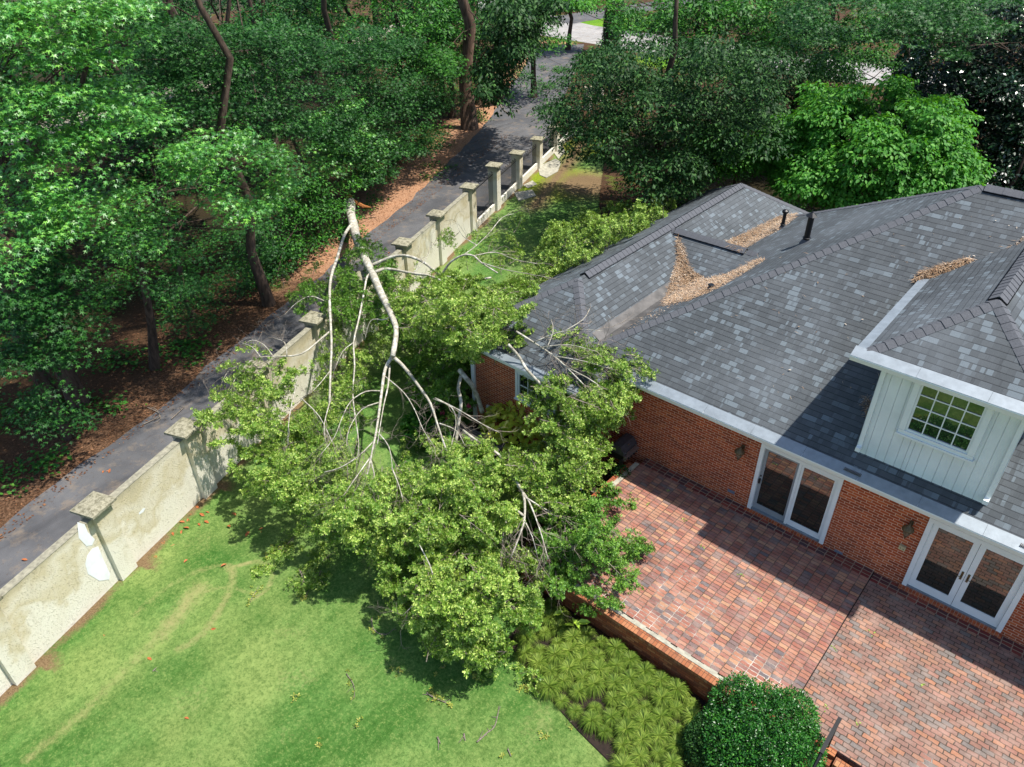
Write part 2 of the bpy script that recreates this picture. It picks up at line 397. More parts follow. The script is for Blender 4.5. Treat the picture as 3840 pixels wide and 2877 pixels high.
def wander(a, b, n=5, amp=.08, sag=0):
    a = np.array(a, float); b = np.array(b, float); L = np.linalg.norm(b - a); out = []
    for i in range(n + 1):
        t = i / n; out.append(a + (b - a) * t + rng.normal(size=3) * amp * L * math.sin(math.pi * t) * .5 + np.array([0, 0, sag * L * math.sin(math.pi * t)]))
    return out

# ------------------------------------------------------------------ ground, lawn, drive, street
GZ = -.7
WA = np.array([-15.77, 3.39]); WU = np.array([-.35327, .93552]); WN = np.array([.93552, .35327])   # garden wall: foot of a pillar, along, towards the lawn
def wallp(s_, off=0.0, z=GZ): p = WA + WU * s_ + WN * off; return np.array([p[0], p[1], z])
def attr_grid(name, poly, z, step, fn, mat, inside=True, zf=None):
    xs = [p[0] for p in poly]; ys = [p[1] for p in poly]
    nx = int((max(xs) - min(xs)) / step) + 2; ny = int((max(ys) - min(ys)) / step) + 2
    X = min(xs) + np.arange(nx) * step; Y = min(ys) + np.arange(ny) * step
    gx, gy = np.meshgrid(X, Y); idx = np.arange(nx * ny).reshape(ny, nx); faces = []
    cx = gx + step / 2; cy = gy + step / 2
    px = np.array(xs); py = np.array(ys); ins = np.zeros(cx.shape, bool); j = len(px) - 1
    for i in range(len(px)):
        cond = ((py[i] > cy) != (py[j] > cy)) & (cx < (px[j] - px[i]) * (cy - py[i]) / (py[j] - py[i] + 1e-12) + px[i]); ins ^= cond; j = i
    for a in range(ny - 1):
        for b_ in range(nx - 1):
            if ins[a, b_]: faces.append((idx[a, b_], idx[a, b_ + 1], idx[a + 1, b_ + 1], idx[a + 1, b_]))
    zz = np.full(gx.shape, z) if zf is None else z + zf(gx, gy)
    co = np.stack([gx, gy, zz], -1).reshape(-1, 3)
    me = bpy.data.meshes.new(name); me.from_pydata(co.tolist(), [], [tuple(map(int, f)) for f in faces])
    ca = me.color_attributes.new('mask', 'FLOAT_COLOR', 'POINT'); ch = fn(co[:, 0], co[:, 1])
    arr = np.ones((len(co), 4), np.float32)
    for k in range(3): arr[:, k] = np.clip(ch[k], 0, 1)
    ca.data.foreach_set('color', arr.reshape(-1))
    o = link(name, me, mat, None, (0, 0, 0)); return o
def segd(x, y, pts):
    d = np.full(x.shape, 1e9)
    for (ax, ay), (bx, by) in zip(pts[:-1], pts[1:]):
        vx, vy = bx - ax, by - ay; t = np.clip(((x - ax) * vx + (y - ay) * vy) / (vx * vx + vy * vy + 1e-9), 0, 1)
        d = np.minimum(d, np.hypot(x - ax - t * vx, y - ay - t * vy))
    return d
def soft(d, w_, e=.15): return np.clip((w_ + e - d) / (2 * e), 0, 1)
gp = lambda *pts: [tuple(G(x, y)[:2]) for x, y in pts]
DL = [(0, 1145), (105, 1062), (200, 990), (300, 920), (400, 838), (500, 752), (600, 672), (700, 590), (800, 500), (850, 465), (900, 420), (945, 375), (1000, 320), (1060, 255), (1095, 200), (1130, 150), (1150, 112), (1185, 98)]
dl = gp(*DL)
dl0 = [(dl[0][0] + 6.0, dl[0][1] - 15)] + dl
dr = [tuple(wallp(s_, -.32)[:2]) for s_ in (-18, 0, 10, 20, 30, 36)] + [tuple(G(1195, 290)[:2]), tuple(G(1210, 230)[:2]), tuple(G(1238, 165)[:2]), tuple(G(1262, 96)[:2])]
# woodland floor of pine straw reaching to the horizon
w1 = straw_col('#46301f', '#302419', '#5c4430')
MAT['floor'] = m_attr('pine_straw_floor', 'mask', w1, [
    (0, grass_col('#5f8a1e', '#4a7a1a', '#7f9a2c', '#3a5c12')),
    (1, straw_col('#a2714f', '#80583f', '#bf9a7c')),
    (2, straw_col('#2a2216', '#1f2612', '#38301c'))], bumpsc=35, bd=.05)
def fmask(x, y):
    g = np.zeros(x.shape)
    for (px, py, r) in ((415, 412, 3.2), (345, 425, 2.2), (1170, 92, 3.0), (1155, 108, 3.5), (1195, 95, 2), (470, 425, 2.5), (700, 330, 2), (20, 430, 3), (240, 545, 1.5), (1210, 45, 4), (1300, 48, 5), (1380, 50, 5), (1470, 130, 4), (1530, 110, 4), (560, 270, 3), (610, 250, 3)):
        c_ = G(px, py); g = np.maximum(g, soft(np.hypot(x - c_[0], y - c_[1]), r, 1.2))
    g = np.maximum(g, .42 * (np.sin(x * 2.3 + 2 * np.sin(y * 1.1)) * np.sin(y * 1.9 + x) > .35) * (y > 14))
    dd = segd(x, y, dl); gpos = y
    lit = soft(dd, 2.6, 1.4) * np.clip((y - 11) / 8, .35, 1)  # sunlit straw along the drive, painted as a lighter colour
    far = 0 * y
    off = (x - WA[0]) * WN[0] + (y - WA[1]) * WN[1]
    dark = np.clip((-off - 8.5 - y * .03) / 2.5, 0, 1) * np.clip((48 - y) / 8, 0, 1) * .8  # shade under the trees, painted as a darker floor colour
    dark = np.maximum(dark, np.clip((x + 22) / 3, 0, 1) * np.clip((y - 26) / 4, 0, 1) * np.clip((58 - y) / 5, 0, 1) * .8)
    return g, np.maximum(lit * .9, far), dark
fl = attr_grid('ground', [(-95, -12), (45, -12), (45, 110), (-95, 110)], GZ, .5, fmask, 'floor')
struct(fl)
far = MB(); far.poly([(-500, -500, GZ - .05), (500, -500, GZ - .05), (500, 500, GZ - .05), (-500, 500, GZ - .05)])
MAT['farfloor'] = m_plain('far_forest_floor', '#3c3a1c', .95, .3, .4)
struct(far.build('terrain', 'farfloor'))
d = MB(); n_ = max(len(dl0), len(dr))
def resamp(pts, n):
    pts = np.array(pts); L = np.concatenate([[0], np.cumsum(np.hypot(*np.diff(pts, axis=0).T))]); t = np.linspace(0, L[-1], n)
    return np.stack([np.interp(t, L, pts[:, 0]), np.interp(t, L, pts[:, 1])], 1)
a_, b_ = resamp(dl0, 90), resamp(dr, 90)
a_ = a_ + WN * (rng.normal(size=(90, 1)) * .07)
for i in range(89): d.poly([(*a_[i], GZ + .008), (*b_[i], GZ + .008), (*b_[i + 1], GZ + .008), (*a_[i + 1], GZ + .008)])
struct(d.build('driveway', 'drive'))
def ribbon(pts, wd, z, name, mat):
    m = MB(); P = resamp(pts, 60); t = norm(np.gradient(P, axis=0)); nn = np.stack([-t[:, 1], t[:, 0]], 1)
    for i in range(59): m.poly([(*(P[i] - nn[i] * wd / 2), z), (*(P[i + 1] - nn[i + 1] * wd / 2), z), (*(P[i + 1] + nn[i + 1] * wd / 2), z), (*(P[i] + nn[i] * wd / 2), z)][::-1])
    o = m.build(name, mat); return struct(o)
ribbon([(-92, 88), (-75, 80), (-62, 73), (-54, 70.3), (-46, 70), (-38, 69.5), (-24, 69.5), (-8, 71), (12, 76), (40, 88)], 8.2, GZ + .004, 'street', 'street')
ribbon([(-53, 4), (-57, 12), (-59.5, 20), (-62, 30), (-65, 42), (-68, 56), (-73, 72)], 3.2, GZ + .006, 'path', 'path')
ribbon([(-58, 74), (-57, 82), (-55, 92), (-52, 108)], 5, GZ + .010, 'driveway', 'drive')
# lawn between the garden wall and the house, running back past the wing
lawn_poly = [tuple(wallp(-9, -.25)[:2]), tuple(wallp(31.5, -.25)[:2]), tuple(G(1240, 290)[:2]), tuple(G(1310, 300)[:2]), tuple(G(1290, 470)[:2]), (-15.2, 27), (-14.6, 13.6), (-9.6, 13.6), (-8.6, 9.2), (-6.9, 9.0), (4, 9), (14, 9), (14, -9)]
MAT['lawn'] = m_attr('lawn_turf', 'mask', grass_col('#416a2a', '#5e8340', '#8c9c58', '#2b4e18'), [
    (0, grass_col('#96945e', '#a29a6a', '#848c54', '#66703f')),
    (1, grass_col('#7c8a1c', '#6a801c', '#929a28', '#4c6214')),
    (2, straw_col('#6e5a40', '#5b4a34', '#8a7456'))], bumpsc=70, bd=.03)
def sm(pts, k=6):
    P = np.array(pts); out = []
    for i in range(len(P) - 1):
        a, b, c_, d_ = P[max(i - 1, 0)], P[i], P[i + 1], P[min(i + 2, len(P) - 1)]
        for j in range(k): t = j / k; out.append(tuple(.5 * (2 * b + (c_ - a) * t + (2 * a - 5 * b + 4 * c_ - d_) * t * t + (3 * b - a - 3 * c_ + d_) * t ** 3)))
    return out + [tuple(P[-1])]
arc1 = gp((60, 1640), (180, 1540), (280, 1440), (350, 1370), (400, 1310), (432, 1270))
arc2 = gp((385, 1405), (428, 1380), (458, 1345), (490, 1290), (505, 1245), (492, 1225), (460, 1225), (400, 1248), (340, 1285), (290, 1330))
arc3 = gp((500, 1228), (560, 1215), (588, 1240), (575, 1275), (540, 1300))
arc4 = gp((420, 1290), (470, 1270), (520, 1275), (545, 1283))
arc1e = arc1[3:]; arc2a = sm(arc2[:6]); arc2b = sm(arc2[4:]); arc3 = sm(arc3)
def lmask(x, y):
    dry = np.maximum(soft(segd(x, y, arc1), .10, .22) * .85, soft(segd(x, y, arc1e), .25, .25) * .8)
    dry = np.maximum(dry, soft(segd(x, y, arc2a), .09, .12) * .9); dry = np.maximum(dry, soft(segd(x, y, arc2b), .08, .14) * .7)
    dry = np.maximum(dry, soft(segd(x, y, arc3), .06, .07) * .9); dry = np.maximum(dry, soft(segd(x, y, arc4), .06, .09) * .7)
    dry = dry * (.86 + .14 * np.sin(x * 7.3 + 2 * np.sin(y * 5.1)) * np.sin(y * 6.1 + x * 2.2))
    rngv = .5 + .5 * np.sin(x * 2.1 + 3 * np.sin(y * .7)) * np.sin(y * 1.3 + 2 * np.sin(x * .9))
    dry = np.maximum(dry, .32 * rngv * (np.sin((x * .55 + y * .9) * 2.6) > .3))
    c_ = G(1195, 395); moss = soft(np.hypot(x - c_[0], y - c_[1]), 2.6, 1.5); c_ = G(1250, 300); moss = np.maximum(moss, soft(np.hypot(x - c_[0], y - c_[1]), 3.5, 1.5))
    s_ = (x - WA[0]) * WU[0] + (y - WA[1]) * WU[1]; off = (x - WA[0]) * WN[0] + (y - WA[1]) * WN[1]
    dirt = soft(off, .12, .16) * (.75 + .25 * np.sin(s_ * 3)) ; dirt = np.maximum(dirt, soft(np.hypot(s_ % 3.08 - .05, off * .8), .35, .3) * (s_ < 9))
    dirt = np.maximum(dirt, soft(np.abs(off - 1.6 + (s_ - 26) * .05), .7, .7) * np.clip((s_ - 24.5) / 2, 0, 1) * .8)
    c_ = G(1270, 400); dirt = np.maximum(dirt, soft(np.hypot(x - c_[0], y - c_[1]), 2.2, 1.4) * .9)
    dirt = np.maximum(dirt, soft(np.abs(y - 13.2), .6, .5) * (x > -13.5))
    return dry, moss, dirt
lw = attr_grid('lawn', lawn_poly, GZ + .02, .09, lmask, 'lawn', zf=lambda x, y: .012 * np.sin(x * 1.7) * np.sin(y * 1.3))
struct(lw)
l2 = attr_grid('lawn', [(-12, -60), (60, -60), (60, -8.9), (-12.4, -8.9)], GZ + .01, 1.0, lambda x, y: (0 * x + .1, 0 * x, 0 * x), 'lawn'); struct(l2)
# broken flagstones at the foot of the fence
fs = MB()
for q in (((1110, 418), (1150, 412), (1158, 425), (1120, 436)), ((1162, 362), (1200, 345), (1212, 352), (1205, 372), (1180, 386), (1166, 380)), ((1195, 330), (1215, 318), (1222, 330), (1206, 345)), ((1130, 402), (1150, 392), (1160, 400), (1140, 408))):
    fs.prism([tuple(G(*p)[:2]) for p in q][::-1], GZ, GZ + .06)
struct(fs.build('path', 'concrete'))
# planting bed with dark soil
bed = [(-7.3, 9.38), (-7.2, 7.9), (-6.6, 7.66), (-5.52, 7.36), (-4.63, 7.18), (-3.64, 7.05), (-2.4, 6.9), (-.7, 6.8), (-.7, 9.45)]
m = MB(); m.prism(bed, GZ - .03, GZ + .045); struct(m.build('planting_bed', 'mulch'))
m = MB(); m.prism([(-13.3, 12.2), (-9.4, 11.9), (-7.4, 11.4), (-7.1, 9.7), (-8.15, 9.7), (-8.15, 13.6), (-13.3, 13.45)][::-1], GZ - .03, GZ + .04); struct(m.build('planting_bed', 'mulch'))

# ------------------------------------------------------------------ garden wall with pillars, panels and iron railings
gw = empty('garden_wall', wallp(0), 'long stained stucco garden wall with capped pillars between driveway and lawn', 'wall')
def WT(s0):
    def T(p):  # local: x = along the wall, y = towards the drive, z up
        q = WA + WU * (s0 + p[0]) - WN * p[1]; return (q[0], q[1], p[2])
    return T
SP = [-6.15, -3.08, 0, 3.12, 6.25, 9.4, 12.6, 15.85, 19.0, 22.55, 25.75, 29.1, 32.55, 35.9, 40.2]
TOP = [1.58] * 11 + [1.2, .98, .75, .75]
for i, (s0, tz) in enumerate(zip(SP, TOP)):
    T = WT(s0); p = MB(); lx = random.uniform(-.012, .012)
    p.box(-.5, 0, 0, .48, GZ - .2, tz, T); po = p.build('pillar', 'stucco', gw, bevel=.015)
    c_ = MB(); c_.box(-.61 + lx, .11 + lx, -.11, .59, tz + .002, tz + .065, T); 
    i0 = len(c_.v)
    c_.v += [T(q) for q in ((-.61 + lx, -.11, tz + .067), (.11 + lx, -.11, tz + .067), (.11 + lx, .59, tz + .067), (-.61 + lx, .59, tz + .067), (-.44, .06, tz + .115), (-.06, .06, tz + .115), (-.06, .42, tz + .115), (-.44, .42, tz + .115))]
    for q in ((0, 1, 5, 4), (1, 2, 6, 5), (2, 3, 7, 6), (3, 0, 4, 7), (4, 5, 6, 7)): c_.f.append([i0 + k for k in q][::-1])
    c_.build('cap', 'lichen', po, bevel=.012)
for i in range(len(SP) - 1):
    s0, s1 = SP[i] + .002, SP[i + 1] - .502; T = WT(0)
    if i < 9:
        p = MB(); tz = 1.43 - .02 * (i % 2)
        p.box(s0, s1, .13, .33, GZ - .2, tz, T); pn = p.build('panel', 'stucco', gw, bevel=.008)
        t = MB(); t.box(s0 + .001, s1 - .001, .126, .334, tz + .001, tz + .018, T); t.build('coping', 'wallcap', pn, bevel=.006)
    else:
        p = MB(); p.box(s0, s1, .13, .33, GZ - .2, GZ + .38, T); pn = p.build('low_panel', 'stucco', gw, bevel=.01)
        r = MB(); top = TOP[min(i + 1, 14)] - .28; n_ = int((s1 - s0) / .135)
        for k in range(n_ + 1):
            x = s0 + .06 + (s1 - s0 - .12) * k / n_; h = top + (.1 if k % 2 == 0 else .02)
            r.box(x - .008, x + .008, .222, .238, GZ + .40, h, T); r.box(x - .016, x + .016, .214, .246, h, h + .03, T)
        r.box(s0, s1, .215, .245, GZ + .44, GZ + .465, T); r.box(s0, s1, .215, .245, top - .1, top - .075, T)
        r.build('railing', 'iron', gw)
def wallpt(px, py, off):   # where the photo ray meets the wall face
    n3 = np.array([WN[0], WN[1], 0]); c0 = np.dot(n3[:2], WA + WN * off); dd = ray(px, py); o = np.array([0, 0, H])
    return o + dd * ((c0 - n3 @ o) / (n3 @ dd))
MAT['plaster'] = m_plain('bare_white_plaster', '#e4e6e6', .8, .08, 4)
for pts in (((167, 1128), (183, 1133), (190, 1150), (205, 1165), (199, 1178), (187, 1180), (170, 1162)), ((199, 1185), (212, 1180), (222, 1205), (238, 1240), (236, 1252), (215, 1255), (190, 1240), (184, 1218), (188, 1200))):
    m = MB(); q = [wallpt(x, y, -.126) for x, y in pts]; q2 = [wallpt(x, y, -.122) for x, y in pts]
    ctr = sum(q2) / len(q2)
    m.poly(q2[::-1])
    for i in range(len(q)): j = (i + 1) % len(q); m.poly([q[i], q[j], q2[j], q2[i]])
    m.build('plaster_patch', 'plaster', gw)
m = MB(); q = [wallpt(x, y, -.124) for x, y in ((300, 1108), (309, 1098), (314, 1098), (310, 1106), (301, 1112))]; m.poly(q[::-1]); m.build('plaster_patch', 'plaster', gw)
# second run of the wall that turns towards the trees
g2 = empty('garden_wall', G(1235, 282), 'short run of pale pillars and iron railing turning off behind the dark tree', 'wall')
pp = [G(1204, 325), G(1236, 283), G(1268, 237), G(1294, 219), G(1330, 214)]
for i, p in enumerate(pp[2:]):
    m = MB(); m.box(p[0] - .22, p[0] + .22, p[1] - .22, p[1] + .22, GZ - .1, GZ + 1.5); po = m.build('pillar', 'stucco', g2)
    m = MB(); m.box(p[0] - .3, p[0] + .3, p[1] - .3, p[1] + .3, GZ + 1.502, GZ + 1.58); m.build('cap', 'lichen', po, bevel=.02)
for a, b in zip(pp[2:-1], pp[3:]):
    m = MB(); L = np.linalg.norm(b - a); 
    for k in range(1, int(L / .14)):
        q = a + (b - a) * k * .14 / L; m.box(q[0] - .01, q[0] + .01, q[1] - .01, q[1] + .01, GZ + .2, GZ + 1.25)
    m.tube([a + [0, 0, .35], b + [0, 0, .35]], .015, 4); m.tube([a + [0, 0, 1.1], b + [0, 0, 1.1]], .015, 4); m.build('railing', 'iron', g2)

# ------------------------------------------------------------------ patio
m = MB(); m.box(-7.85, -1.49, 9.78, 14.34, -.5, 0); m.box(-8.0, -7.85, 9.78, 14.34, -.5, -.001)
pt = m.build('patio', 'pave'); struct(pt)
m = MB(); m.box(-1.47, 6, 9.78, 14.34, -.55, -.035); struct(m.build('patio', 'pave2'))
m = MB(); m.box(-7.85, -1.49, 14.343, 14.677, -.5, -.003); m.box(-1.47, 6, 14.343, 14.677, -.5, -.038); struct(m.build('patio', 'border'))
m = MB(); m.box(-1.488, -1.472, 9.7, 14.67, -.5, -.03); struct(m.build('patio', 'darkgap'))
st_ = empty('retaining_wall', (-5, 9.6, GZ), 'weathered orange brick retaining wall with cream mortar edge along the patio', 'wall')
for x0, x1, zt in ((-8.15, -1.62, -.02), (-.42, 6, -.06)):
    m = MB(); m.box(x0, x1, 9.5, 9.62, GZ - .2, zt - .08); m.build('wall_face', 'retbrick', st_)
    m = MB(); m.box(x0, x1, 9.47, 9.655, zt - .078, zt + .02); m.build('coping', 'retcap', st_, bevel=.012)
m = MB()
xs = np.arange(-8.1, -1.5, .16)
for i in range(len(xs) - 1):
    w0 = .105 + .02 * math.sin(i * 1.7) + random.uniform(-.012, .012); z_ = .012 + random.uniform(-.003, .003)
    m.prism([(xs[i], 9.657), (xs[i + 1] + .001, 9.657), (xs[i + 1] + .001, 9.657 + w0), (xs[i], 9.657 + w0)], -.1, z_)
m.build('mortar_edge', 'concrete', st_)
m = MB(); m.box(-8.0, -7.87, 9.78, 14.3, -.3, .008); m.build('mortar_edge', 'concrete', st_, bevel=.01)
m = MB(); m.box(-8.14, -8.002, 9.65, 14.2, GZ - .1, .003); m.build('wall_face', 'retbrick', st_)
m = MB()
for k in range(4): m.box(-1.6, -.45, 9.78 - .02 - .3 * (k + 1), 9.78 - .02 - .3 * k - .003, GZ - .1, -.17 * (k + 1) + .02)
m.box(-1.6, -.45, 9.62, 9.778, -.5, -.036)
stp = m.build('brick_steps', 'retbrick'); tag(stp, 'brick garden steps going down from the patio beside the round bush', 'steps')
# handrail
hr = empty('handrail', (-.62, 9.6, -.04), 'black iron handrail at the top of the garden steps', 'handrail')
m = MB(); m.box(-.65, -.6, 9.72, 9.76, -.1, .86); m.build('post', 'iron', hr); m = MB(); m.box(-.65, -.6, 8.2, 8.24, GZ - .1, .2); m.build('post', 'iron', hr)
m = MB(); m.poly([(-.66, 9.78, .86), (-.59, 9.78, .86), (-.59, 9.78, .90), (-.66, 9.78, .90)]); 
P0 = [(-.66, 9.78), (-.59, 9.78)]
m.box(-.66, -.59, 8.9, 9.78, .862, .90)
m.tube([(-.625, 8.95, .88), (-.625, 8.1, .28)], .03, 6); m.build('rail', 'iron', hr)
# ------------------------------------------------------------------ house
K_ = .625
hs = empty('brick_house', (-5, 18, 0), 'red brick house with dark grey shingle hip roofs and a white dormer above the patio', 'house')
YW = 14.68; EZ = 2.68; EY = 14.3
def wallseg(m, x0, x1, z0, z1, y0=YW, y1=YW + .25): m.box(x0, x1, y0, y1, z0, z1)
D1 = (-4.76, -2.74); D2 = (-.86, 1.22); DH = 2.2
m = MB()
wallseg(m, -9.1, D1[0], -.75, 2.6); wallseg(m, D1[1], D2[0], -.75, 2.6); wallseg(m, D2[1], 8, -.75, 2.6)
wallseg(m, D1[0], D1[1], DH, 2.6); wallseg(m, D2[0], D2[1], DH, 2.6); wallseg(m, D1[0], D1[1], -.75, -.06); wallseg(m, D2[0], D2[1], -.75, -.06)
m.box(7.75, 8, YW + .25, 26.4, -.75, 2.6); m.box(-9.9, 7.75, 26.4, 26.6, -.75, 2.6)
wf = m.build('wall', 'brick', hs)
# wing walls, with an opening for the window
WX0, WX1, WY = -13.45, -9.1, 13.5; wx0, wx1, wz0, wz1 = -11.78, -10.25, .98, 1.95
m = MB()
m.box(WX0, wx0, WY, WY + .25, -.9, 2.3); m.box(wx1, WX1, WY, WY + .25, -.9, 2.3); m.box(wx0, wx1, WY, WY + .25, -.9, wz0 - .08); m.box(wx0, wx1, WY, WY + .25, wz1, 2.3)
m.box(WX0, WX0 + .25, WY + .25, 28.4, -.9, 2.3); m.box(WX1 - .25, WX1, WY + .25, YW - .003, -.9, 2.3); m.box(WX0 + .25, -9.15, 28.2, 28.4, -.9, 2.3)
m.build('wall', 'brick', hs)
m = MB(); m.box(wx0 - .06, wx1 + .06, WY - .05, WY + .1, wz0 - .20, wz0 - .083); m.build('rowlock_sill', 'rowlock', hs, bevel=.006)
for a in (D1, D2):
    m = MB(); m.box(a[0] - .04, a[1] + .04, YW - .13, YW + .05, -.055, .05); m.build('rowlock_sill', 'rowlock', hs, bevel=.008)
def window(parent, x0, x1, z0, z1, y, nx, nz, fr=.055, mun=.026, trim=.1, sillh=.09):
    t = MB(); t.box(x0 - trim, x0, y - .03, y + .06, z0 - .0, z1 + trim); t.box(x1, x1 + trim, y - .03, y + .06, z0, z1 + trim); t.box(x0, x1, y - .03, y + .06, z1, z1 + trim)
    wn = t.build('window', 'white', parent, bevel=.006)
    s = MB(); s.box(x0 - trim, x1 + trim, y - .034, y + .06, z0 - sillh, z0 - .002); s.box(x0 - trim - .03, x1 + trim + .03, y - .065, y + .04, z0 - sillh - .045, z0 - sillh - .002); s.build('sill', 'white', wn, bevel=.006)
    f = MB(); f.box(x0 + .002, x0 + fr, y + .0, y + .05, z0, z1); f.box(x1 - fr, x1 - .002, y, y + .05, z0, z1); f.box(x0 + fr, x1 - fr, y, y + .05, z0, z0 + fr); f.box(x0 + fr, x1 - fr, y, y + .05, z1 - fr, z1)
    gx0, gx1, gz0, gz1 = x0 + fr, x1 - fr, z0 + fr, z1 - fr
    for i in range(1, nx): xx = gx0 + (gx1 - gx0) * i / nx; f.box(xx - mun / 2, xx + mun / 2, y + .008, y + .03, gz0, gz1)
    for i in range(1, nz): zz = gz0 + (gz1 - gz0) * i / nz; f.box(gx0, gx1, y + .010, y + .028, zz - mun / 2, zz + mun / 2)
    f.build('frame', 'white', wn)
    g = MB(); g.box(gx0 - .01, gx1 + .01, y + .032, y + .038, gz0 - .01, gz1 + .01); g.build('pane', 'glass', wn)
    return wn
window(hs, wx0 + .08, wx1 - .08, wz0 + .02, wz1 - .08, WY + .02, 4, 2, trim=.08, sillh=.06)
def doorset(name, x0, x1, kind):
    y = YW
    f = MB(); f.box(x0, x0 + .1, y - .05, y + .12, .052, DH); f.box(x1 - .1, x1, y - .05, y + .12, .052, DH); f.box(x0 + .1, x1 - .1, y - .05, y + .12, DH - .09, DH)
    dr_ = f.build(name, 'white', hs, bevel=.008)
    f = MB(); f.box(x0 + .1, x1 - .1, y - .04, y + .12, .052, .085); f.build('threshold', 'gutter', dr_, bevel=.004)
    xm = (x0 + x1) / 2; a, b = x0 + .102, x1 - .102
    for side, (p, q) in enumerate(((a, xm - .004), (xm + .004, b))):
        scr = kind == 'slide' and side == 0; st = .085 if kind == 'slide' else .12; bt = .16 if kind == 'slide' else .22
        yy = y + (.03 if scr else .015 if kind == 'slide' else .0)
        l = MB(); l.box(p, p + st, yy, yy + .045, .09, DH - .092); l.box(q - st, q, yy, yy + .045, .09, DH - .092); l.box(p + st, q - st, yy, yy + .045, .09, .09 + bt); l.box(p + st, q - st, yy, yy + .045, DH - .092 - .1, DH - .092)
        lf = l.build('door_leaf', 'screenf' if scr else 'white', dr_, bevel=.005)
        g = MB(); g.box(p + st - .01, q - st + .01, yy + .018, yy + .026, .09 + bt - .01, DH - .18); g.build('pane', 'glass', dr_)
        h = MB()
        if kind == 'slide' and side == 0:
            h.box(p + .02, p + .06, yy - .05, yy - .002, .95, 1.09); h.box(p + .025, p + .055, yy - .02, yy - .002, 1.16, 1.2); h.build('handle', 'black', dr_, bevel=.006)
        if kind == 'french':
            hx = (q - .06) if side == 0 else (p + .06)
            h.box(hx - .022, hx + .022, yy - .012, yy - .001, .92, 1.16); sgn = -1 if side == 0 else 1
            h.tube([(hx, yy - .012, 1.03), (hx, yy - .06, 1.03), (hx + sgn * .12, yy - .062, 1.035)], .009, 6); h.build('handle', 'bronze', dr_)
    if kind == 'slide':
        h = MB(); h.box(xm - .03, xm + .03, y - .02, y + .012, .09, DH - .095); h.build('mullion', 'white', dr_, bevel=.005)
doorset('door', D1[0], D1[1], 'slide'); doorset('door', D2[0], D2[1], 'french')
# near-black sheet painted in place of the unlit rooms behind the panes
m = MB(); m.box(-4.7, 1.2, YW + .26, YW + .3, 0, 2.3); m.build('dark_backing', 'darkgap', hs)
# roofs
def roofset(nm, polys, parent):
    m = MB()
    for p in polys: m.poly(p)
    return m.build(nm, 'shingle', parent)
XL, XR = -10.3, 9.0; RX, RY, RZ = -3.11, 21.48, 7.17; YB = 26.89
main = [[(XL, EY, EZ), (XR, EY, EZ), (XR, RY, RZ), (RX, RY, RZ)], [(XL, YB, EZ), (XL, EY, EZ), (RX, RY, RZ)], [(XR, YB, EZ), (XL, YB, EZ), (RX, RY, RZ), (XR, RY, RZ)]]
rf = roofset('roof', main, hs)
wx_, wy0, wy1, wz, wzr = (-14.05, -8.87), 13.2, 28.75, 2.4, 4.02
AX = -11.46; AY0 = 15.92; AY1 = 26.15
wing = [[(wx_[0], wy0, wz), (wx_[1], wy0, wz), (AX, AY0, wzr)], [(wx_[1], wy0, wz), (wx_[1], wy1, wz), (AX, AY1, wzr), (AX, AY0, wzr)], [(wx_[1], wy1, wz), (wx_[0], wy1, wz), (AX, AY1, wzr)], [(wx_[0], wy1, wz), (wx_[0], wy0, wz), (AX, AY0, wzr), (AX, AY1, wzr)]]
wr = roofset('roof', wing, hs)
CY, CZ = 20.95, 3.97
cross = [[(AX, CY - 2.2, CZ - 1.375), (-8.0, CY - 2.2, CZ - 1.375), (-8.0, CY, CZ), (AX, CY, CZ)], [(-8.0, CY + 2.2, CZ - 1.375), (AX, CY + 2.2, CZ - 1.375), (AX, CY, CZ), (-8.0, CY, CZ)]]
cr = roofset('roof', cross, hs)
def roofz(x, y):
    z = -9
    if XL <= x <= XR and EY <= y <= YB: z = max(z, min(EZ + K_ * (y - EY), RZ - K_ * (RX - x) if x < RX else 99, RZ - (y - RY) * (RZ - EZ) / (YB - RY)))
    if wx_[0] <= x <= wx_[1] and wy0 <= y <= wy1:
        s = (wzr - wz) / (wx_[1] - AX); z = max(z, min(wz + (wx_[1] - x) * s, wz + (x - wx_[0]) * s, wz + (y - wy0) * (wzr - wz) / (AY0 - wy0), wz + (wy1 - y) * (wzr - wz) / (wy1 - AY1)))
    if AX <= x <= -8 and abs(y - CY) < 2.2: z = max(z, CZ - .625 * abs(y - CY))
    return z
def roofhit(px, py):
    d = ray(px, py); o = np.array([0, 0, H]); t = 8.0
    while t < 45:
        p = o + d * t
        if p[2] < roofz(p[0], p[1]): return p
        t += .02
    return None
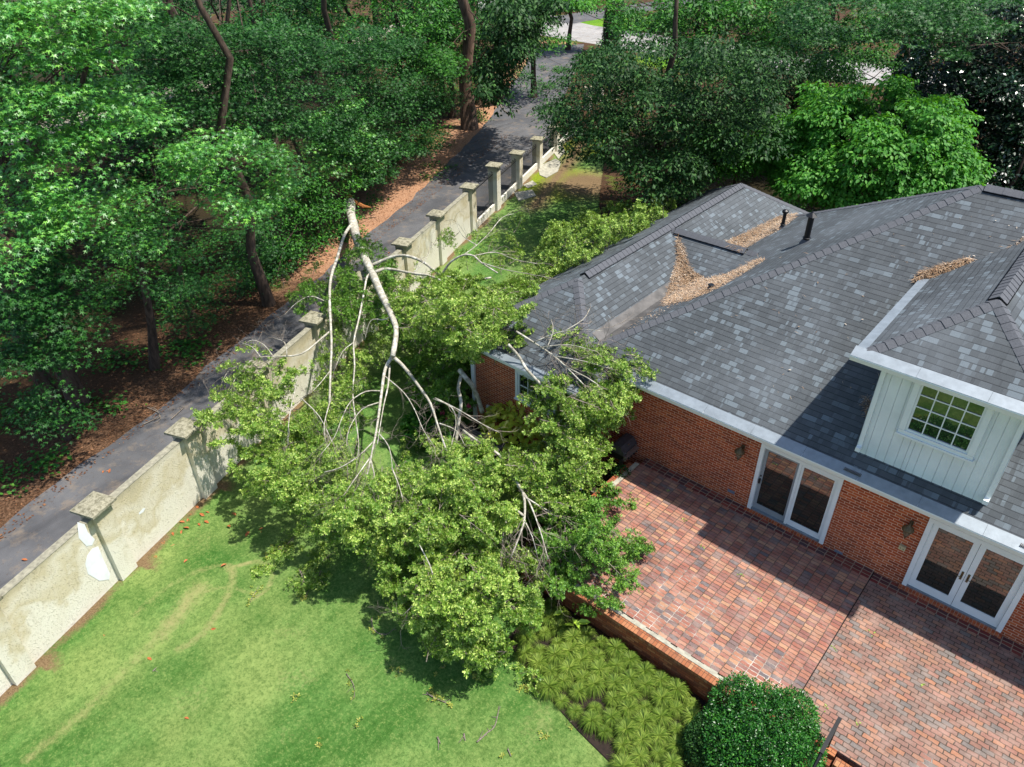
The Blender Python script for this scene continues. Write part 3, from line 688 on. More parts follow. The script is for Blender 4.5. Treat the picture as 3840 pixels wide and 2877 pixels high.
# eave closures, fascia, soffit, gutters
def eave(m, x0, x1, y0, y1, z): m.box(x0, x1, y0, y1, z - .22, z - .012)
m = MB(); m.box(-8.8, 9, EY + .002, EY + .022, EZ - .2, EZ - .012); m.box(-8.8, 9, EY + .024, YW - .002, EZ - .23, EZ - .205); m.build('soffit', 'white', hs)
m = MB(); m.box(wx_[0], wx_[1] - .02, wy0 + .002, wy0 + .022, wz - .2, wz - .012); m.box(wx_[0], wx_[1] - .02, wy0 + .024, WY - .002, wz - .22, wz - .20); m.box(wx_[1] - .022, wx_[1] - .002, wy0 + .03, 14.25, wz - .2, wz - .012); m.box(WX1 + .002, wx_[1] - .024, WY, 14.6, wz - .22, wz - .2)
m.box(wx_[0] + .002, wx_[0] + .022, wy0 + .024, wy1, wz - .2, wz - .012); m.build('soffit', 'white', hs)
def gutter(x0, x1, y, z, parent, axis='x', guard=.2, k=K_):
    m = MB(); T = (lambda p: p) if axis == 'x' else (lambda p: (p[1], p[0], p[2]))
    prof = [(-.005, -.02), (-.12, 0.0), (-.125, -.02), (-.115, -.05), (-.085, -.13), (-.005, -.13)]
    for i in range(len(prof)):
        a, b = prof[i], prof[(i + 1) % len(prof)]
        m.poly([T((x0, y + a[0], z + a[1])), T((x1, y + a[0], z + a[1])), T((x1, y + b[0], z + b[1])), T((x0, y + b[0], z + b[1]))])
    for x in (x0, x1): m.poly([T((x, y + a[0], z + a[1])) for a in prof])
    g = m.build('gutter', 'white', parent)
    m = MB(); n = max(1, int(abs(x1 - x0) / 1.22)); xx = np.linspace(x0, x1, n + 1)
    for i in range(n):
        a, b = xx[i] + .002, xx[i + 1] - .002; zz = .006 + .003 * (i % 2)
        m.poly([T((a, y - .118, z + zz)), T((b, y - .118, z + zz)), T((b, y + guard - .12, z + zz + .03 + k * max(0, guard - .12) * .9)), T((a, y + guard - .12, z + zz + .03 + k * max(0, guard - .12) * .9))])
        m.poly([T((a, y - .118, z + zz)), T((b, y - .118, z + zz)), T((b, y - .12, z - .012)), T((a, y - .12, z - .012))])
    m.build('leaf_guard', 'gutter', g)
    return g
gutter(-8.74, 9, EY, EZ, hs, guard=.27)
gutter(-12.4, wx_[1] + .1, wy0, wz, hs, guard=.22)
# torn gutter end hanging off the wing corner
m = MB(); e0 = np.array([-12.42, wy0 - .06, wz - .03]); e1 = np.array([-13.6, wy0 - .12, wz - .16]); e2 = np.array([-14.3, wy0 + .05, wz - .02])
for a, b in ((e0, e1), (e1, e2)):
    d_ = norm(b - a); s = np.cross(d_, [0, 0, 1]) * .06; up = np.array([0, 0, .1])
    for q in ((a - s, b - s, b + s, a + s), (a - s, b - s, b - s + up, a - s + up), (a + s, b + s, b + s + up, a + s + up)): m.poly(q)
m.build('broken_gutter', 'white', hs)
m = MB(); m.box(wx_[1], wx_[1] + .11, wy0 - .1, 14.15, wz - .13, wz); m.build('gutter', 'white', hs, bevel=.01)
# white corner board / downspout on the wing corner and frieze under the eave
m = MB(); m.box(WX0 - .07, WX0 + .06, WY - .075, WY - .003, -.7, 2.18); m.build('downspout', 'white', hs, bevel=.01)
m = MB(); m.box(WX0 + .06, WX1, WY - .03, WY - .003, 2.06, 2.18); m.build('frieze_board', 'white', hs)
m = MB(); m.box(-12.95, -12.55, WY - .06, WY - .003, -.35, .12); m.build('hatch', 'white', hs, bevel=.01)

def caps(m, p0, p1, n1, n2, wd=.15, step=.21, th=.014, lift=0):
    """overlapping bent cap shingles from the low end p0 to the high end p1; n1, n2 are the slopes' normals"""
    p0 = np.array(p0, float); p1 = np.array(p1, float); L = np.linalg.norm(p1 - p0); d = (p1 - p0) / L
    s = []
    for n_ in (n1, n2):
        n_ = np.array(n_, float); n_ /= np.linalg.norm(n_); a = np.cross(d, n_); a /= np.linalg.norm(a)
        if a[2] > 0: a = -a
        s.append(a)
    up = -(s[0] + s[1]); up /= np.linalg.norm(up)
    if up[2] < 0: up = -up
    prof = [s[0] * wd + up * .0, s[0] * wd * .45 + up * .012, up * .018, s[1] * wd * .45 + up * .012, s[1] * wd]
    k = 0; t = 0
    while t < L - .02:
        e = min(t + step * 1.15, L); a = p0 + d * t + up * (th + .004 + lift); b = p0 + d * e + up * (.004 + lift); j = rng.normal(size=3) * .003
        A = [a + q + j for q in prof]; B = [b + q * .97 for q in prof]
        for i in range(4): m.poly([A[i], A[i + 1], B[i + 1], B[i]])
        A2 = [q - up * (th + .008) for q in A]
        for i in range(4): m.poly([A[i + 1], A[i], A2[i], A2[i + 1]])
        for (x, y) in ((0, 0), (4, 4)): m.poly([A[x], B[x], B[x] - up * .02, A[x] - up * .03])
        t += step
NF, NB, NL, NR = (0, -K_, 1), (0, K_, 1), (-K_, 0, 1), (K_, 0, 1)
m = MB(); caps(m, (-9.95, EY + .35, EZ + .22), (RX, RY, RZ), NF, NL, wd=.17); caps(m, (XL, YB, EZ), (RX, RY, RZ), NB, NL); m.build('ridge_cap', 'cap', rf)
m = MB(); caps(m, (wx_[1], wy0, wz), (AX, AY0, wzr), NF, NR, wd=.17); caps(m, (wx_[0], wy0, wz), (AX, AY0, wzr), NF, NL, wd=.17); caps(m, (wx_[1], wy1, wz), (AX, AY1, wzr), NB, NR); caps(m, (wx_[0], wy1, wz), (AX, AY1, wzr), NB, NL)
m.build('ridge_cap', 'cap', wr)
def ridge_vent(p0, p1, n1, n2, roof):
    p0 = np.array(p0, float); p1 = np.array(p1, float); m = MB(); caps(m, p0, p1, n1, n2, wd=.2, lift=.042); m.build('ridge_cap', 'cap', roof)
    d = norm(p1 - p0); v = MB()
    for n_ in (n1, n2):
        n_ = norm(np.array(n_, float)); a = np.cross(d, n_); a = a if a[2] < 0 else -a; a = norm(a)
        q = [p0 + a * .19 + n_ * .008, p1 + a * .19 + n_ * .008, p1 + a * .19 + n_ * .05, p0 + a * .19 + n_ * .05]; v.poly(q)
        q2 = [x - a * .19 for x in q]
        v.poly([q[0], q[3], q2[3], q2[0]]); v.poly([q[1], q[2], q2[2], q2[1]])
    v.build('ridge_vent', 'black', roof)
ridge_vent((AX, AY0 + .35, wzr), (AX, AY1 - .1, wzr), NL, NR, wr)
ridge_vent((RX + .1, RY, RZ), (XR, RY, RZ), NF, NB, rf)
m = MB(); caps(m, (-8.25, CY, CZ), (-8.6, CY, CZ), NF, NB, wd=.16); caps(m, (-11.2, CY, CZ), (AX + .05, CY, CZ), NF, NB, wd=.16); m.build('ridge_cap', 'cap', cr)
ridge_vent((-8.65, CY, CZ), (-11.15, CY, CZ), NF, NB, cr)
# metal valley between wing and main roof
m = MB(); P_ = []
for y in np.linspace(14.85, 19.2, 12): P_.append((-9.84, y))
for a, b in zip(P_[:-1], P_[1:]):
    q = []
    for (x, y), sx in ((a, -.27), (b, -.27), (b, 0), (a, 0), (a, .32), (b, .32)): q.append((x + sx, y, roofz(x + sx, y) + .008 + (.02 if sx == 0 else 0)))
    m.poly([q[0], q[3], q[2], q[1]]); m.poly([q[3], q[4], q[5], q[2]])
MAT['valley'] = m_plain('dusty_valley_metal', '#5f5c59', .6, .3, 2.5)
m.build('valley_flashing', 'valley', wr)
# vents on the main roof slope
def stack(x, y, h, r, cap):
    z = roofz(x, y); m = MB(); m.lathe((x, y, z - .05), [(r, 0), (r, h)], 16); m.lathe((x, y, z + .12), [(r + .02, 0), (r + .035, .015), (r + .02, .03)], 16)
    o = m.build('vent_pipe', 'black', hs, smooth=False)
    f = MB(); f.lathe((x, y, z - .02), [(r * 2.1, -.04), (r * 1.2, .1)], 16); f.build('flashing', 'cap', o)
    c_ = MB()
    if cap == 'dome': c_.lathe((x, y, z + h - .08), [(r + .03, 0), (r + .05, .02), (r + .05, .08), (r * .7, .13), (.01, .14)], 16)
    elif cap == 'cone': c_.lathe((x, y, z + h - .1), [(r * .9, 0), (r + .09, .03), (r * .5, .13), (.01, .17)], 6)
    else: c_.lathe((x, y, z + h - .05), [(r + .01, -.02), (r + .01, .02)], 12)
    c_.build('cap', 'black', o)
stack(-8.95, 24.38, .62, .06, 'dome'); stack(-6.85, 20.76, .86, .085, 'cone'); stack(-8.23, 17.9, .16, .06, 'stub')
# dormer
dx0, dx1, dy = -2.72, -.02, 14.78
gx0, gx1, gy, gz = -3.2, .46, 14.45, 5.52; dm = (gx0 + gx1) / 2; dw = (gx1 - gx0) / 2; dr_y = gy + dw; dzr = gz + K_ * dw
dmr = MB(); dmr.box(dx0, dx1, dy + .02, 20.5, 2.9, gz - .05); dormer = dmr.build('dormer', 'siding', hs)
b = MB(); xx = dx0; wds = [.21, .21, .19, .21, .15, .09, .15, .20, .20, .2, .2, .2, .2, .21, .2, .2]
for wd_ in wds:
    if xx + wd_ > dx1: wd_ = dx1 - xx
    if wd_ < .02: break
    b.box(xx + .004, xx + wd_ - .004, dy + .002, dy + .019, 2.95, gz - .1); xx += wd_
xx = dy + .02
while xx < 19.5: b.box(dx0 - .018, dx0 - .001, xx + .004, xx + .196, 3.0, gz - .1); xx += .2
b.build('siding_board', 'siding', dormer)
window(dormer, -1.93, -.71, 4.02, 5.28, dy - .055, 4, 4, trim=.12, fr=.045, mun=.022)
for x in (dx0 + .015, dx1 - .1):
    b = MB(); sg = 0; b.box(x, x + .085, dy - .075, dy - .005, 3.2, gz - .25); b.box(x - .012, x + .097, dy - .1, dy - .005, gz - .25, gz - .12)
    b.box(x - .005, x + .09, dy - .18, dy - .005, 3.1, 3.2); ds = b.build('downspout', 'white', dormer, bevel=.012)
b = MB(); b.box(gx0 + .03, gx1 - .03, gy + .005, dy - .005, gz - .16, gz - .14); b.box(gx0 + .03, gx1 - .03, gy + .001, gy + .02, gz - .15, gz - .01)
b.box(gx0 + .02, dx0 - .02, dy, 18.8, gz - .16, gz - .14); b.box(gx0 + .005, gx0 + .02, gy + .02, 18.7, gz - .15, gz - .01)
b.box(dx1 + .002, gx1 - .02, dy, 18.8, gz - .16, gz - .14); b.box(gx1 - .02, gx1 - .005, gy + .02, 18.7, gz - .15, gz - .01); b.build('soffit', 'white', dormer)
yb = EY + (dzr - EZ) / K_ + .1
ye = EY + (gz - EZ) / K_ + .05
dr2 = roofset('roof', [[(gx0, gy, gz), (gx1, gy, gz), (dm, dr_y, dzr)], [(gx0, ye, gz), (gx0, gy, gz), (dm, dr_y, dzr), (dm, yb, dzr)], [(gx1, gy, gz), (gx1, ye, gz), (dm, yb, dzr), (dm, dr_y, dzr)]], dormer)
b = MB(); caps(b, (gx0, gy, gz), (dm, dr_y, dzr), NF, NL, wd=.17, step=.19); caps(b, (gx1, gy, gz), (dm, dr_y, dzr), NF, NR, wd=.17, step=.19); b.build('ridge_cap', 'cap', dr2)
ridge_vent((dm, dr_y + .05, dzr), (dm, yb, dzr), NL, NR, dr2)
gutter(gx0 - .11, gx1 + .1, gy, gz, dormer, guard=.26)
gm = MB()
gm.box(gx0 - .115, gx0, gy - .01, ye - .1, gz - .12, gz - .005); gg = gm.build('gutter', 'white', dormer, bevel=.008)
gm = MB(); gm.poly([(gx0 - .118, gy - .1, gz + .004), (gx0 + .1, gy + .08, gz + .07), (gx0 + .1, ye - .05, gz + .07), (gx0 - .118, ye - .05, gz + .004)]); gm.build('leaf_guard', 'gutter', gg)
gm = MB(); gm.box(gx1, gx1 + .115, gy - .01, ye - .1, gz - .12, gz - .005); gm.build('gutter', 'white', dormer, bevel=.008)
# wall lanterns, sockets, foundation vents
for (x, z) in ((-5.2, 1.78), (-1.15, 1.76)):
    m = MB(); c0 = (x, YW - .2, z); m.box(x - .04, x + .04, YW - .03, YW - .002, z - .18, z + .12); m.tube([(x, YW - .02, z + .02), (x, YW - .12, z + .2), (x, YW - .2, z + .17)], .012, 6)
    lt = m.build('wall_lantern', 'bronze', hs)
    m = MB(); m.lathe(c0, [(.13, .0), (.125, .03), (.07, .09), (.03, .13), (.012, .17)], 16); m.build('hood', 'bronze', lt, smooth=True)
    m = MB(); m.lathe(c0, [(.035, -.2), (.075, -.12), (.085, -.01)], 12); m.build('glass', m_plain('seeded_glass', '#6e6455', .25, .3, 20) if 'lg' not in MAT else MAT['lg'], lt)
    MAT['lg'] = bpy.data.materials['seeded_glass']
    m = MB(); m.lathe(c0, [(.008, -.28), (.02, -.25), (.04, -.2)], 10); m.build('finial', 'bronze', lt)
m = MB(); m.box(-1.2, -1.06, YW - .08, YW - .002, 1.02, 1.13); so_ = m.build('socket_box', 'beige', hs, bevel=.01)
for x in (-1.17, -1.11):
    m = MB(); m.box(x, x + .02, YW - .084, YW - .081, 1.06, 1.085); m.build('socket', 'black', so_)
for px, py in ((2742, 1843), (3144, 2072)):
    n_ = ray(px / K, py / K); t = (YW - .0) / n_[1]; p = np.array([0, 0, H]) + n_ * t
    m = MB(); m.box(p[0] - .1, p[0] + .1, YW - .012, YW - .002, p[2] - .05, p[2] + .05)
    for j in range(3): m.box(p[0] - .09 + j * .065, p[0] - .04 + j * .065, YW - .018, YW - .013, p[2] - .035, p[2] + .035)
    m.build('foundation_vent', 'ventblue', hs)
for x in (-2.55, .95):
    m = MB()
    for q in range(14): m.box(x - .19 + q * .027, x - .176 + q * .027, EY - .03, EY + .11, EZ + .06, EZ + .085)
    m.build('gutter_leaf_screen', 'wood', hs)
# ------------------------------------------------------------------ plants: materials
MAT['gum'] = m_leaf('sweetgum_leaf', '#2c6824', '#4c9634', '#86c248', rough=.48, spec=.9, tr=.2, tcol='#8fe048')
MAT['gumdark'] = m_leaf('shaded_maple_leaf', '#17401a', '#285c20', '#447e2a', rough=.55, spec=.35, tr=.18)  # darker leaf copy with the woodland shade put into its colour
MAT['mid'] = m_leaf('woodland_leaf', '#1c4716', '#34701e', '#5a982c', rough=.55, spec=.3, tr=.22)
MAT['laurel'] = m_leaf('glossy_laurel_leaf', '#163414', '#275020', '#4a7430', rough=.6, spec=.25, tr=.15)
MAT['bright'] = m_leaf('bright_green_leaf', '#2f6a1e', '#478828', '#6ca63a', rough=.55, spec=.3, tr=.28, tcol='#80d020')
MAT['holly'] = m_leaf('dark_holly_leaf', '#0d2412', '#16361a', '#264c26', rough=.3, spec=.6, tr=.05)
MAT['oak'] = m_leaf('water_oak_leaf', '#46701c', '#7fa036', '#ccdc78', rough=.5, spec=.4, tr=.2, tcol='#b0d040')
MAT['oakgreen'] = m_leaf('water_oak_leaf_green', '#416f20', '#64902e', '#90b448', rough=.5, spec=.4, tr=.22)
MAT['oakdead'] = m_leaf('yellow_oak_leaf', '#7d8c30', '#a2a548', '#c0b860', rough=.55, spec=.4, tr=.3)
MAT['bush'] = m_leaf('clipped_holly_leaf', '#184a14', '#2c6c20', '#52902e', rough=.4, spec=.5, tr=.12)
MAT['aucuba'] = m_leaf('variegated_leaf', '#8aa830', '#d4d44c', '#eee878', rough=.45, spec=.4, tr=.3, tcol='#f0e870')
MAT['lirio'] = m_leaf('liriope_blade', '#466618', '#708a2e', '#a4b454', rough=.6, spec=.25, tr=.25)
MAT['ivy'] = m_leaf('ivy_leaf', '#123a14', '#1f521c', '#34702a', rough=.4, spec=.5, tr=.1)
MAT['cover'] = m_leaf('ground_cover_leaf', '#1d4a14', '#34701e', '#5a8c2a', rough=.55, spec=.3, tr=.25)
MAT['bark'] = m_bark('rough_bark', '#5a4c42', '#352c25', 9)
MAT['pinebark'] = m_bark('pine_bark', '#7a6455', '#4a3a30', 7)
MAT['pale'] = m_bark('pale_lichened_bark', '#b5b0a2', '#8a8474', 14, patch='#d2d0c4')
MAT['twig'] = m_bark('grey_twig_bark', '#8f857a', '#6c6258', 30)
MAT['wound'] = m_plain('torn_wood', '#b5753f', .9, .3, 18, bs=1)
MAT['needle'] = m_leaf('pine_needles', '#9a7a5c', '#bc9c7c', '#d8c4a8', rough=.8, spec=.2, tr=.1)
MAT['litter'] = m_leaf('dry_leaf_litter', '#6e5e4e', '#9a8878', '#ccc0b0', rough=.8, spec=.2, tr=.1)
MAT['strawfleck'] = m_leaf('straw_fleck', '#5c3c28', '#7a5238', '#98704e', rough=.8, spec=.2, tr=.1)
MAT['brownleaf'] = m_plain('brown_magnolia_leaf', '#b0683a', .6, .2, 8)
MAT['greenleaf'] = m_plain('broad_green_leaf', '#9ab83a', .5, .1, 8)

def crown(parent, cs, rs, n, kind, size, mat, flat=.5, droop=.35, name='crown', fill=.35):
    P, D, Nn = clump_leaves(cs, rs, n, flat, droop, 1.0, fill)
    S = size * (.55 + .75 * rng.random(len(P)))
    return leafmesh(name, kind, P, D, Nn, S, mat, parent)
def trunk_and_limbs(root, foot, top, r0, cs, mat='bark', nl=10, lean=None, n=9, low=.25):
    foot = np.array(foot, float); top = np.array(top, float); pts = wander(foot, top, 8, .05)
    m = MB(); rad = [r0 * (1.35 if i == 0 else 1) * (1 - .75 * i / 8) for i in range(9)]
    m.tube([foot - [0, 0, .15]] + pts[0:], [rad[0] * 1.15] + rad, n, jit=.05); m.build('trunk', mat, root, smooth=True)
    if nl and len(cs):
        m = MB()
        for c in random.sample(list(cs), min(nl, len(cs))):
            t = max(low, min(.95, (c[2] - foot[2]) / (top[2] - foot[2] + .01) * .75)); b = foot + (top - foot) * t
            L = np.linalg.norm(c - b); r = max(.012, min(r0 * .3, L * .008, .05))
            w_ = wander(b, c, 5, .16); m.tube(w_, [r * (1 - .15 * i) for i in range(6)], 5)
            for q in range(3):
                s_ = w_[2 + q]; e = s_ + rng.normal(size=3) * np.array([.8, .8, .35]) * max(.6, L * .16); m.tube(wander(s_, e, 3, .15), [r * .4, r * .3, r * .2, r * .08], 4)
        m.build('limbs', mat, root, smooth=True)
TREES = []
LIM = None
def mass_tree(name, label, cat, foot, toph, r0, specs, mat='bark', nl=12, group=None, n=9):
    """specs: (polygon, d0, d1, clumps, radius, leaves per clump, kind, size, material, flatness, droop)"""
    root = empty(name, (foot[0], foot[1], GZ), label, cat, group); allc = []
    for sp in specs:
        poly, d0, d1, nc, r, nlv, kind, size, lm, flat, droop = sp; cs = []
        for (x, y) in sample(poly, nc):
            for _ in range(6):
                dd_ = random.uniform(d0, d1); p = atd(x, y, dd_)
                while LIM is not None and np.dot(p[:2] - WA, WN) > LIM - random.random() and dd_ < 60: dd_ += 1.0; p = atd(x, y, dd_)
                if p[2] > GZ + r * .5: break
            else: continue
            cs.append(p)
        rs = r * (.65 + .7 * rng.random(len(cs))); allc += cs
        crown(root, cs, rs, nlv, kind, size, lm, flat, droop)
    top = np.mean(allc, 0); top = np.array([foot[0] * .6 + top[0] * .4, foot[1] * .6 + top[1] * .4, toph])
    trunk_and_limbs(root, (foot[0], foot[1], GZ), top, r0, allc, mat, nl, n=n)
    return root
def world_tree(name, label, cat, foot, toph, r0, cr, cz, crz, nc, r, nlv, kind, size, lm, flat=.5, droop=.3, group=None, mat='bark', nl=9, off=(0, 0)):
    root = empty(name, (foot[0], foot[1], GZ), label, cat, group)
    d = norm(rng.normal(size=(nc, 3))); rad = rng.random(nc) ** (1 / 2.2)
    cs = np.array([foot[0] + off[0], foot[1] + off[1], cz]) + d * rad[:, None] * np.array([cr, cr, crz])
    cs = cs[cs[:, 2] > GZ + .4]
    crown(root, cs, r * (.7 + .6 * rng.random(len(cs))), nlv, kind, size, lm, flat, droop)
    trunk_and_limbs(root, (foot[0], foot[1], GZ), (foot[0] + off[0] * .7, foot[1] + off[1] * .7, toph), r0, cs, mat, nl)
    return root

# ------------------------------------------------------------------ woods on the left
g_ = G(172, 872); LIM = -3.6
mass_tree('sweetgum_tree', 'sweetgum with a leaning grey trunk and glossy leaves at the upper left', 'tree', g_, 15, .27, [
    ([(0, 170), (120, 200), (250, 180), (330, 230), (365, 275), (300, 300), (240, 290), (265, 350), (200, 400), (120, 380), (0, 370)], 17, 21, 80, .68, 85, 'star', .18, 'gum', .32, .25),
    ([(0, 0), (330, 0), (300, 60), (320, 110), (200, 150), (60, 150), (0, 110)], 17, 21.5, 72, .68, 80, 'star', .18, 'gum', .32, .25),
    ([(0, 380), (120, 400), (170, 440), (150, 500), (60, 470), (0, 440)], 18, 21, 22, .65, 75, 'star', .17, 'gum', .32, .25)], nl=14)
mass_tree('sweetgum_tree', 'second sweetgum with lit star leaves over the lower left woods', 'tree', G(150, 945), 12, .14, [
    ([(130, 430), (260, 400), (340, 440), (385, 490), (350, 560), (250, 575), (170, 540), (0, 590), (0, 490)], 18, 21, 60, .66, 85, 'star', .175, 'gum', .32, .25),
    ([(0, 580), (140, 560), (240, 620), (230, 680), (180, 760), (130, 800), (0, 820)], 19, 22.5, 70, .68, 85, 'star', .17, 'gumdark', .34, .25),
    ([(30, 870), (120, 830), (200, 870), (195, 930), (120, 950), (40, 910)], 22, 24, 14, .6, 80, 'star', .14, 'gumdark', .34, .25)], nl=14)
LIM = -2.2
mass_tree('sweetgum_tree', 'vine wrapped sweetgum reaching a bright spray of star leaves over the driveway', 'tree', G(335, 795), 13, .15, [
    ([(360, 330), (440, 290), (520, 290), (620, 340), (665, 385), (620, 440), (550, 480), (480, 460), (440, 420), (370, 380)], 20.5, 24.5, 66, .68, 85, 'star', .175, 'gum', .32, .25),
    ([(240, 470), (380, 480), (440, 560), (400, 640), (330, 640), (250, 560)], 22, 26, 22, .7, 80, 'star', .15, 'gumdark', .34, .25)], nl=14)
LIM = -5.5
up_ = np.array([-18.9, 18.4, 13.4]); d = norm(rng.normal(size=(46, 3))); cs_ = up_ + d * rng.random((46, 1)) ** .5 * np.array([2.0, 5.2, 1.4]); d = norm(rng.normal(size=(22, 3))); cs_ = np.concatenate([cs_, np.array([-16.6, 11.8, 13.6]) + d * rng.random((22, 1)) ** .5 * np.array([1.7, 3.4, 1.2])])  # unseen upper crown, added out of view to shade the driveway
gumr = bpy.data.objects['sweetgum_tree.002']; crown(gumr, cs_, .6 + .4 * rng.random(68), 110, 'star', .18, 'gum', .5, .3)
for c_ in cs_[::6]:
    m = MB(); m.tube(wander((gumr.location[0], gumr.location[1], 15.5), c_, 5, .1), [.09, .07, .05, .035, .02, .01], 5); m.build('limb', 'bark', gumr, smooth=True)
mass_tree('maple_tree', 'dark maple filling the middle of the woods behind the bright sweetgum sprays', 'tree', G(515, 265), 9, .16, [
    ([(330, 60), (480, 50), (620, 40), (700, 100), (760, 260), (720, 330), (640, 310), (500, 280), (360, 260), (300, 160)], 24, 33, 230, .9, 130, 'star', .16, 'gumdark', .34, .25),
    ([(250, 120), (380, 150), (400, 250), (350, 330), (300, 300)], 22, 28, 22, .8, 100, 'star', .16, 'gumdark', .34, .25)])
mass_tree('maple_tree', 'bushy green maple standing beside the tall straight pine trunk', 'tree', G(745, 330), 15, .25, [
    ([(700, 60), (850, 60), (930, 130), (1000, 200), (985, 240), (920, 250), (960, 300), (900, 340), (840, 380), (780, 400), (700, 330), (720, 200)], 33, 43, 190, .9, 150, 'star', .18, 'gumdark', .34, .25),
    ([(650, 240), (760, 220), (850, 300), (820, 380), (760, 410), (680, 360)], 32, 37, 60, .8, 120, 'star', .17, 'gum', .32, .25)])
mass_tree('holly_tree', 'small dark holly growing behind the torn stump of the fallen tree', 'tree', G(690, 520), 7, .14, [
    ([(560, 430), (680, 380), (765, 400), (752, 440), (740, 500), (700, 590), (640, 600), (600, 560)], 31, 37, 75, .8, 130, 'rhomb', .15, 'mid', .6, .3),
    ([(480, 480), (600, 480), (620, 560), (590, 620), (480, 640), (440, 560)], 25, 31, 45, .8, 110, 'star', .15, 'gumdark', .5, .3)])
mass_tree('holly_tree', 'low shady holly below the maple at the middle of the woods', 'tree', G(420, 690), 5.5, .12, [
    ([(330, 620), (420, 600), (500, 640), (500, 690), (450, 740), (380, 740)], 27, 31, 26, .7, 110, 'star', .13, 'gumdark', .5, .3)])
LIM = None
# tall pine beside the driveway
def bare_trunk(name, label, px, py, r, h, lean=(0, 0), group=None, ivy=False, clumps=None, mat='pinebark', dist=None):
    f = G(px, py) if dist is None else atd(px, py, dist); f[2] = GZ
    root = empty(name, f, label, 'tree', group)
    cs = np.array([f[0] + lean[0], f[1] + lean[1], h + 1]) + norm(rng.normal(size=(26, 3))) * rng.random((26, 1)) ** .5 * np.array([3.6, 3.6, 2.2])
    trunk_and_limbs(root, f, (f[0] + lean[0], f[1] + lean[1], h), r, cs, mat, 8, n=12, low=.8)
    crown(root, cs, .9 + .4 * rng.random(len(cs)), 160, 'rhomb', .26, 'gumdark', .5, .3)
    if ivy:
        k = 5200; t = rng.random(k); a = rng.random(k) * 2 * math.pi; rr = r * 1.15 * (1 - .5 * t) + .12 + .12 * rng.random(k)
        P = np.stack([f[0] + lean[0] * t + np.cos(a) * rr, f[1] + lean[1] * t + np.sin(a) * rr, GZ + t * (h - 4)], 1)
        Nn = np.stack([np.cos(a), np.sin(a), .4 + 0 * a], 1); D = norm(np.stack([0 * a, 0 * a, -1 + 0 * a], 1) + rng.normal(size=P.shape) * .4)
        leafmesh('ivy', 'broad', P, D, Nn, .26 * (.7 + .6 * rng.random(k)), 'ivy', root)
    return root
bare_trunk('pine_tree', 'tall straight pine trunk standing in the straw strip beside the driveway', 1015, 277, .46, 23, (.4, .3))
bare_trunk('pine_tree', 'thinner pine directly behind the tall one beside the driveway', 1037, 226, .3, 22, (.3, .5))
bare_trunk('pine_tree', 'dark pine between the maple and the pine beside the driveway', 957, 165, .36, 22, (-.4, 0))
k_ = 0
for (px, py, r, lb) in ((83, 330, .26, 'pine with its trunk showing at the upper left between the sweetgum sprays'), (250, 400, .26, 'slim tree trunk in the woods left of the grassy clearing'), (342, 350, .3, 'short visible trunk on the straw above the grassy clearing'), (430, 290, .3, 'dark tree trunk right of the grassy clearing'), (600, 335, .17, 'thin dark tree trunk in the middle of the woods'), (582, 658, .2, 'grey trunk foot beside the driveway left of the fallen tree'), (120, 860, .16, 'thin trunk behind the leaning sweetgum at the left edge'), (15, 560, .24, 'dark trunk at the left edge of the photo'), (690, 170, .4, 'thick trunk deep in the woods below the street'), (820, 110, .35, 'far trunk in the woods close to the street')):
    bare_trunk('hardwood_tree', lb, px, py, r, random.uniform(17, 20), (random.uniform(-1, .3), random.uniform(-.5, .5)), 'trunks standing in the woods', mat='bark')
# background trees of the woods
bgs = [(-34, 14), (-38, 22), (-36, 31), (-44, 15), (-45, 28), (-42, 40), (-48, 50), (-50, 22), (-52, 36), (-56, 50), (-47, 62), (-60, 62), (-50, 8), (-66, 34), (-70, 20), (-72, 50), (-33, 6), (-72, 8), (-40, 3), (-80, 38)]
bgs += [(-38, 46), (-54, 14), (-43, 33), (-62, 44), (-39, 38), (-46, 6), (-58, 28)]
def pxof(q):
    c_ = R.T @ (np.array(q, float) - [0, 0, H]); return (1920 + F * c_[0] / c_[2]) / K, (1438.5 + F * c_[1] / c_[2]) / K
for i, (x, y) in enumerate(sorted(bgs)):
    u_, v_ = pxof((x, y, 4)); hz = ['at the left edge of the photo', 'behind the upper left sweetgum', 'above the grassy clearing', 'right of the grassy clearing', 'behind the big dark maple', 'near the far trunks', 'beside the tall pines'][int(max(0, min(6, u_ // 150)))]
    dp = 'beyond the pale path' if x < -60 else 'close to the pale path' if x < -51 else 'deep in the woods' if x < -41 else 'in the near woods'
    world_tree('hardwood_tree', ['leafy', 'dense', 'bushy', 'spreading'][i % 4] + ' understorey tree ' + dp + ', ' + hz, 'tree', (x, y), 12, .22, 3.4, 5.2, 3.8, 56, 1.0, 150, 'rhomb', .24, ['mid', 'gumdark', 'mid'][i % 3], group='understorey trees filling the woods', nl=6)
# laurel with pale lit leaves by the street end of the drive
mass_tree('laurel_tree', 'drooping laurel with pale shining leaves beside the pine at the top of the driveway', 'tree', G(1075, 225), 13, .3, [
    ([(1045, 40), (1080, 0), (1230, 0), (1165, 60), (1140, 110), (1100, 180), (1075, 240), (1035, 200)], 42, 52, 90, .95, 170, 'rhomb', .24, 'laurel', .6, .8),
    ([(930, 100), (985, 110), (985, 180), (950, 190)], 42, 48, 16, .9, 130, 'star', .2, 'mid', .5, .4)], group=None)
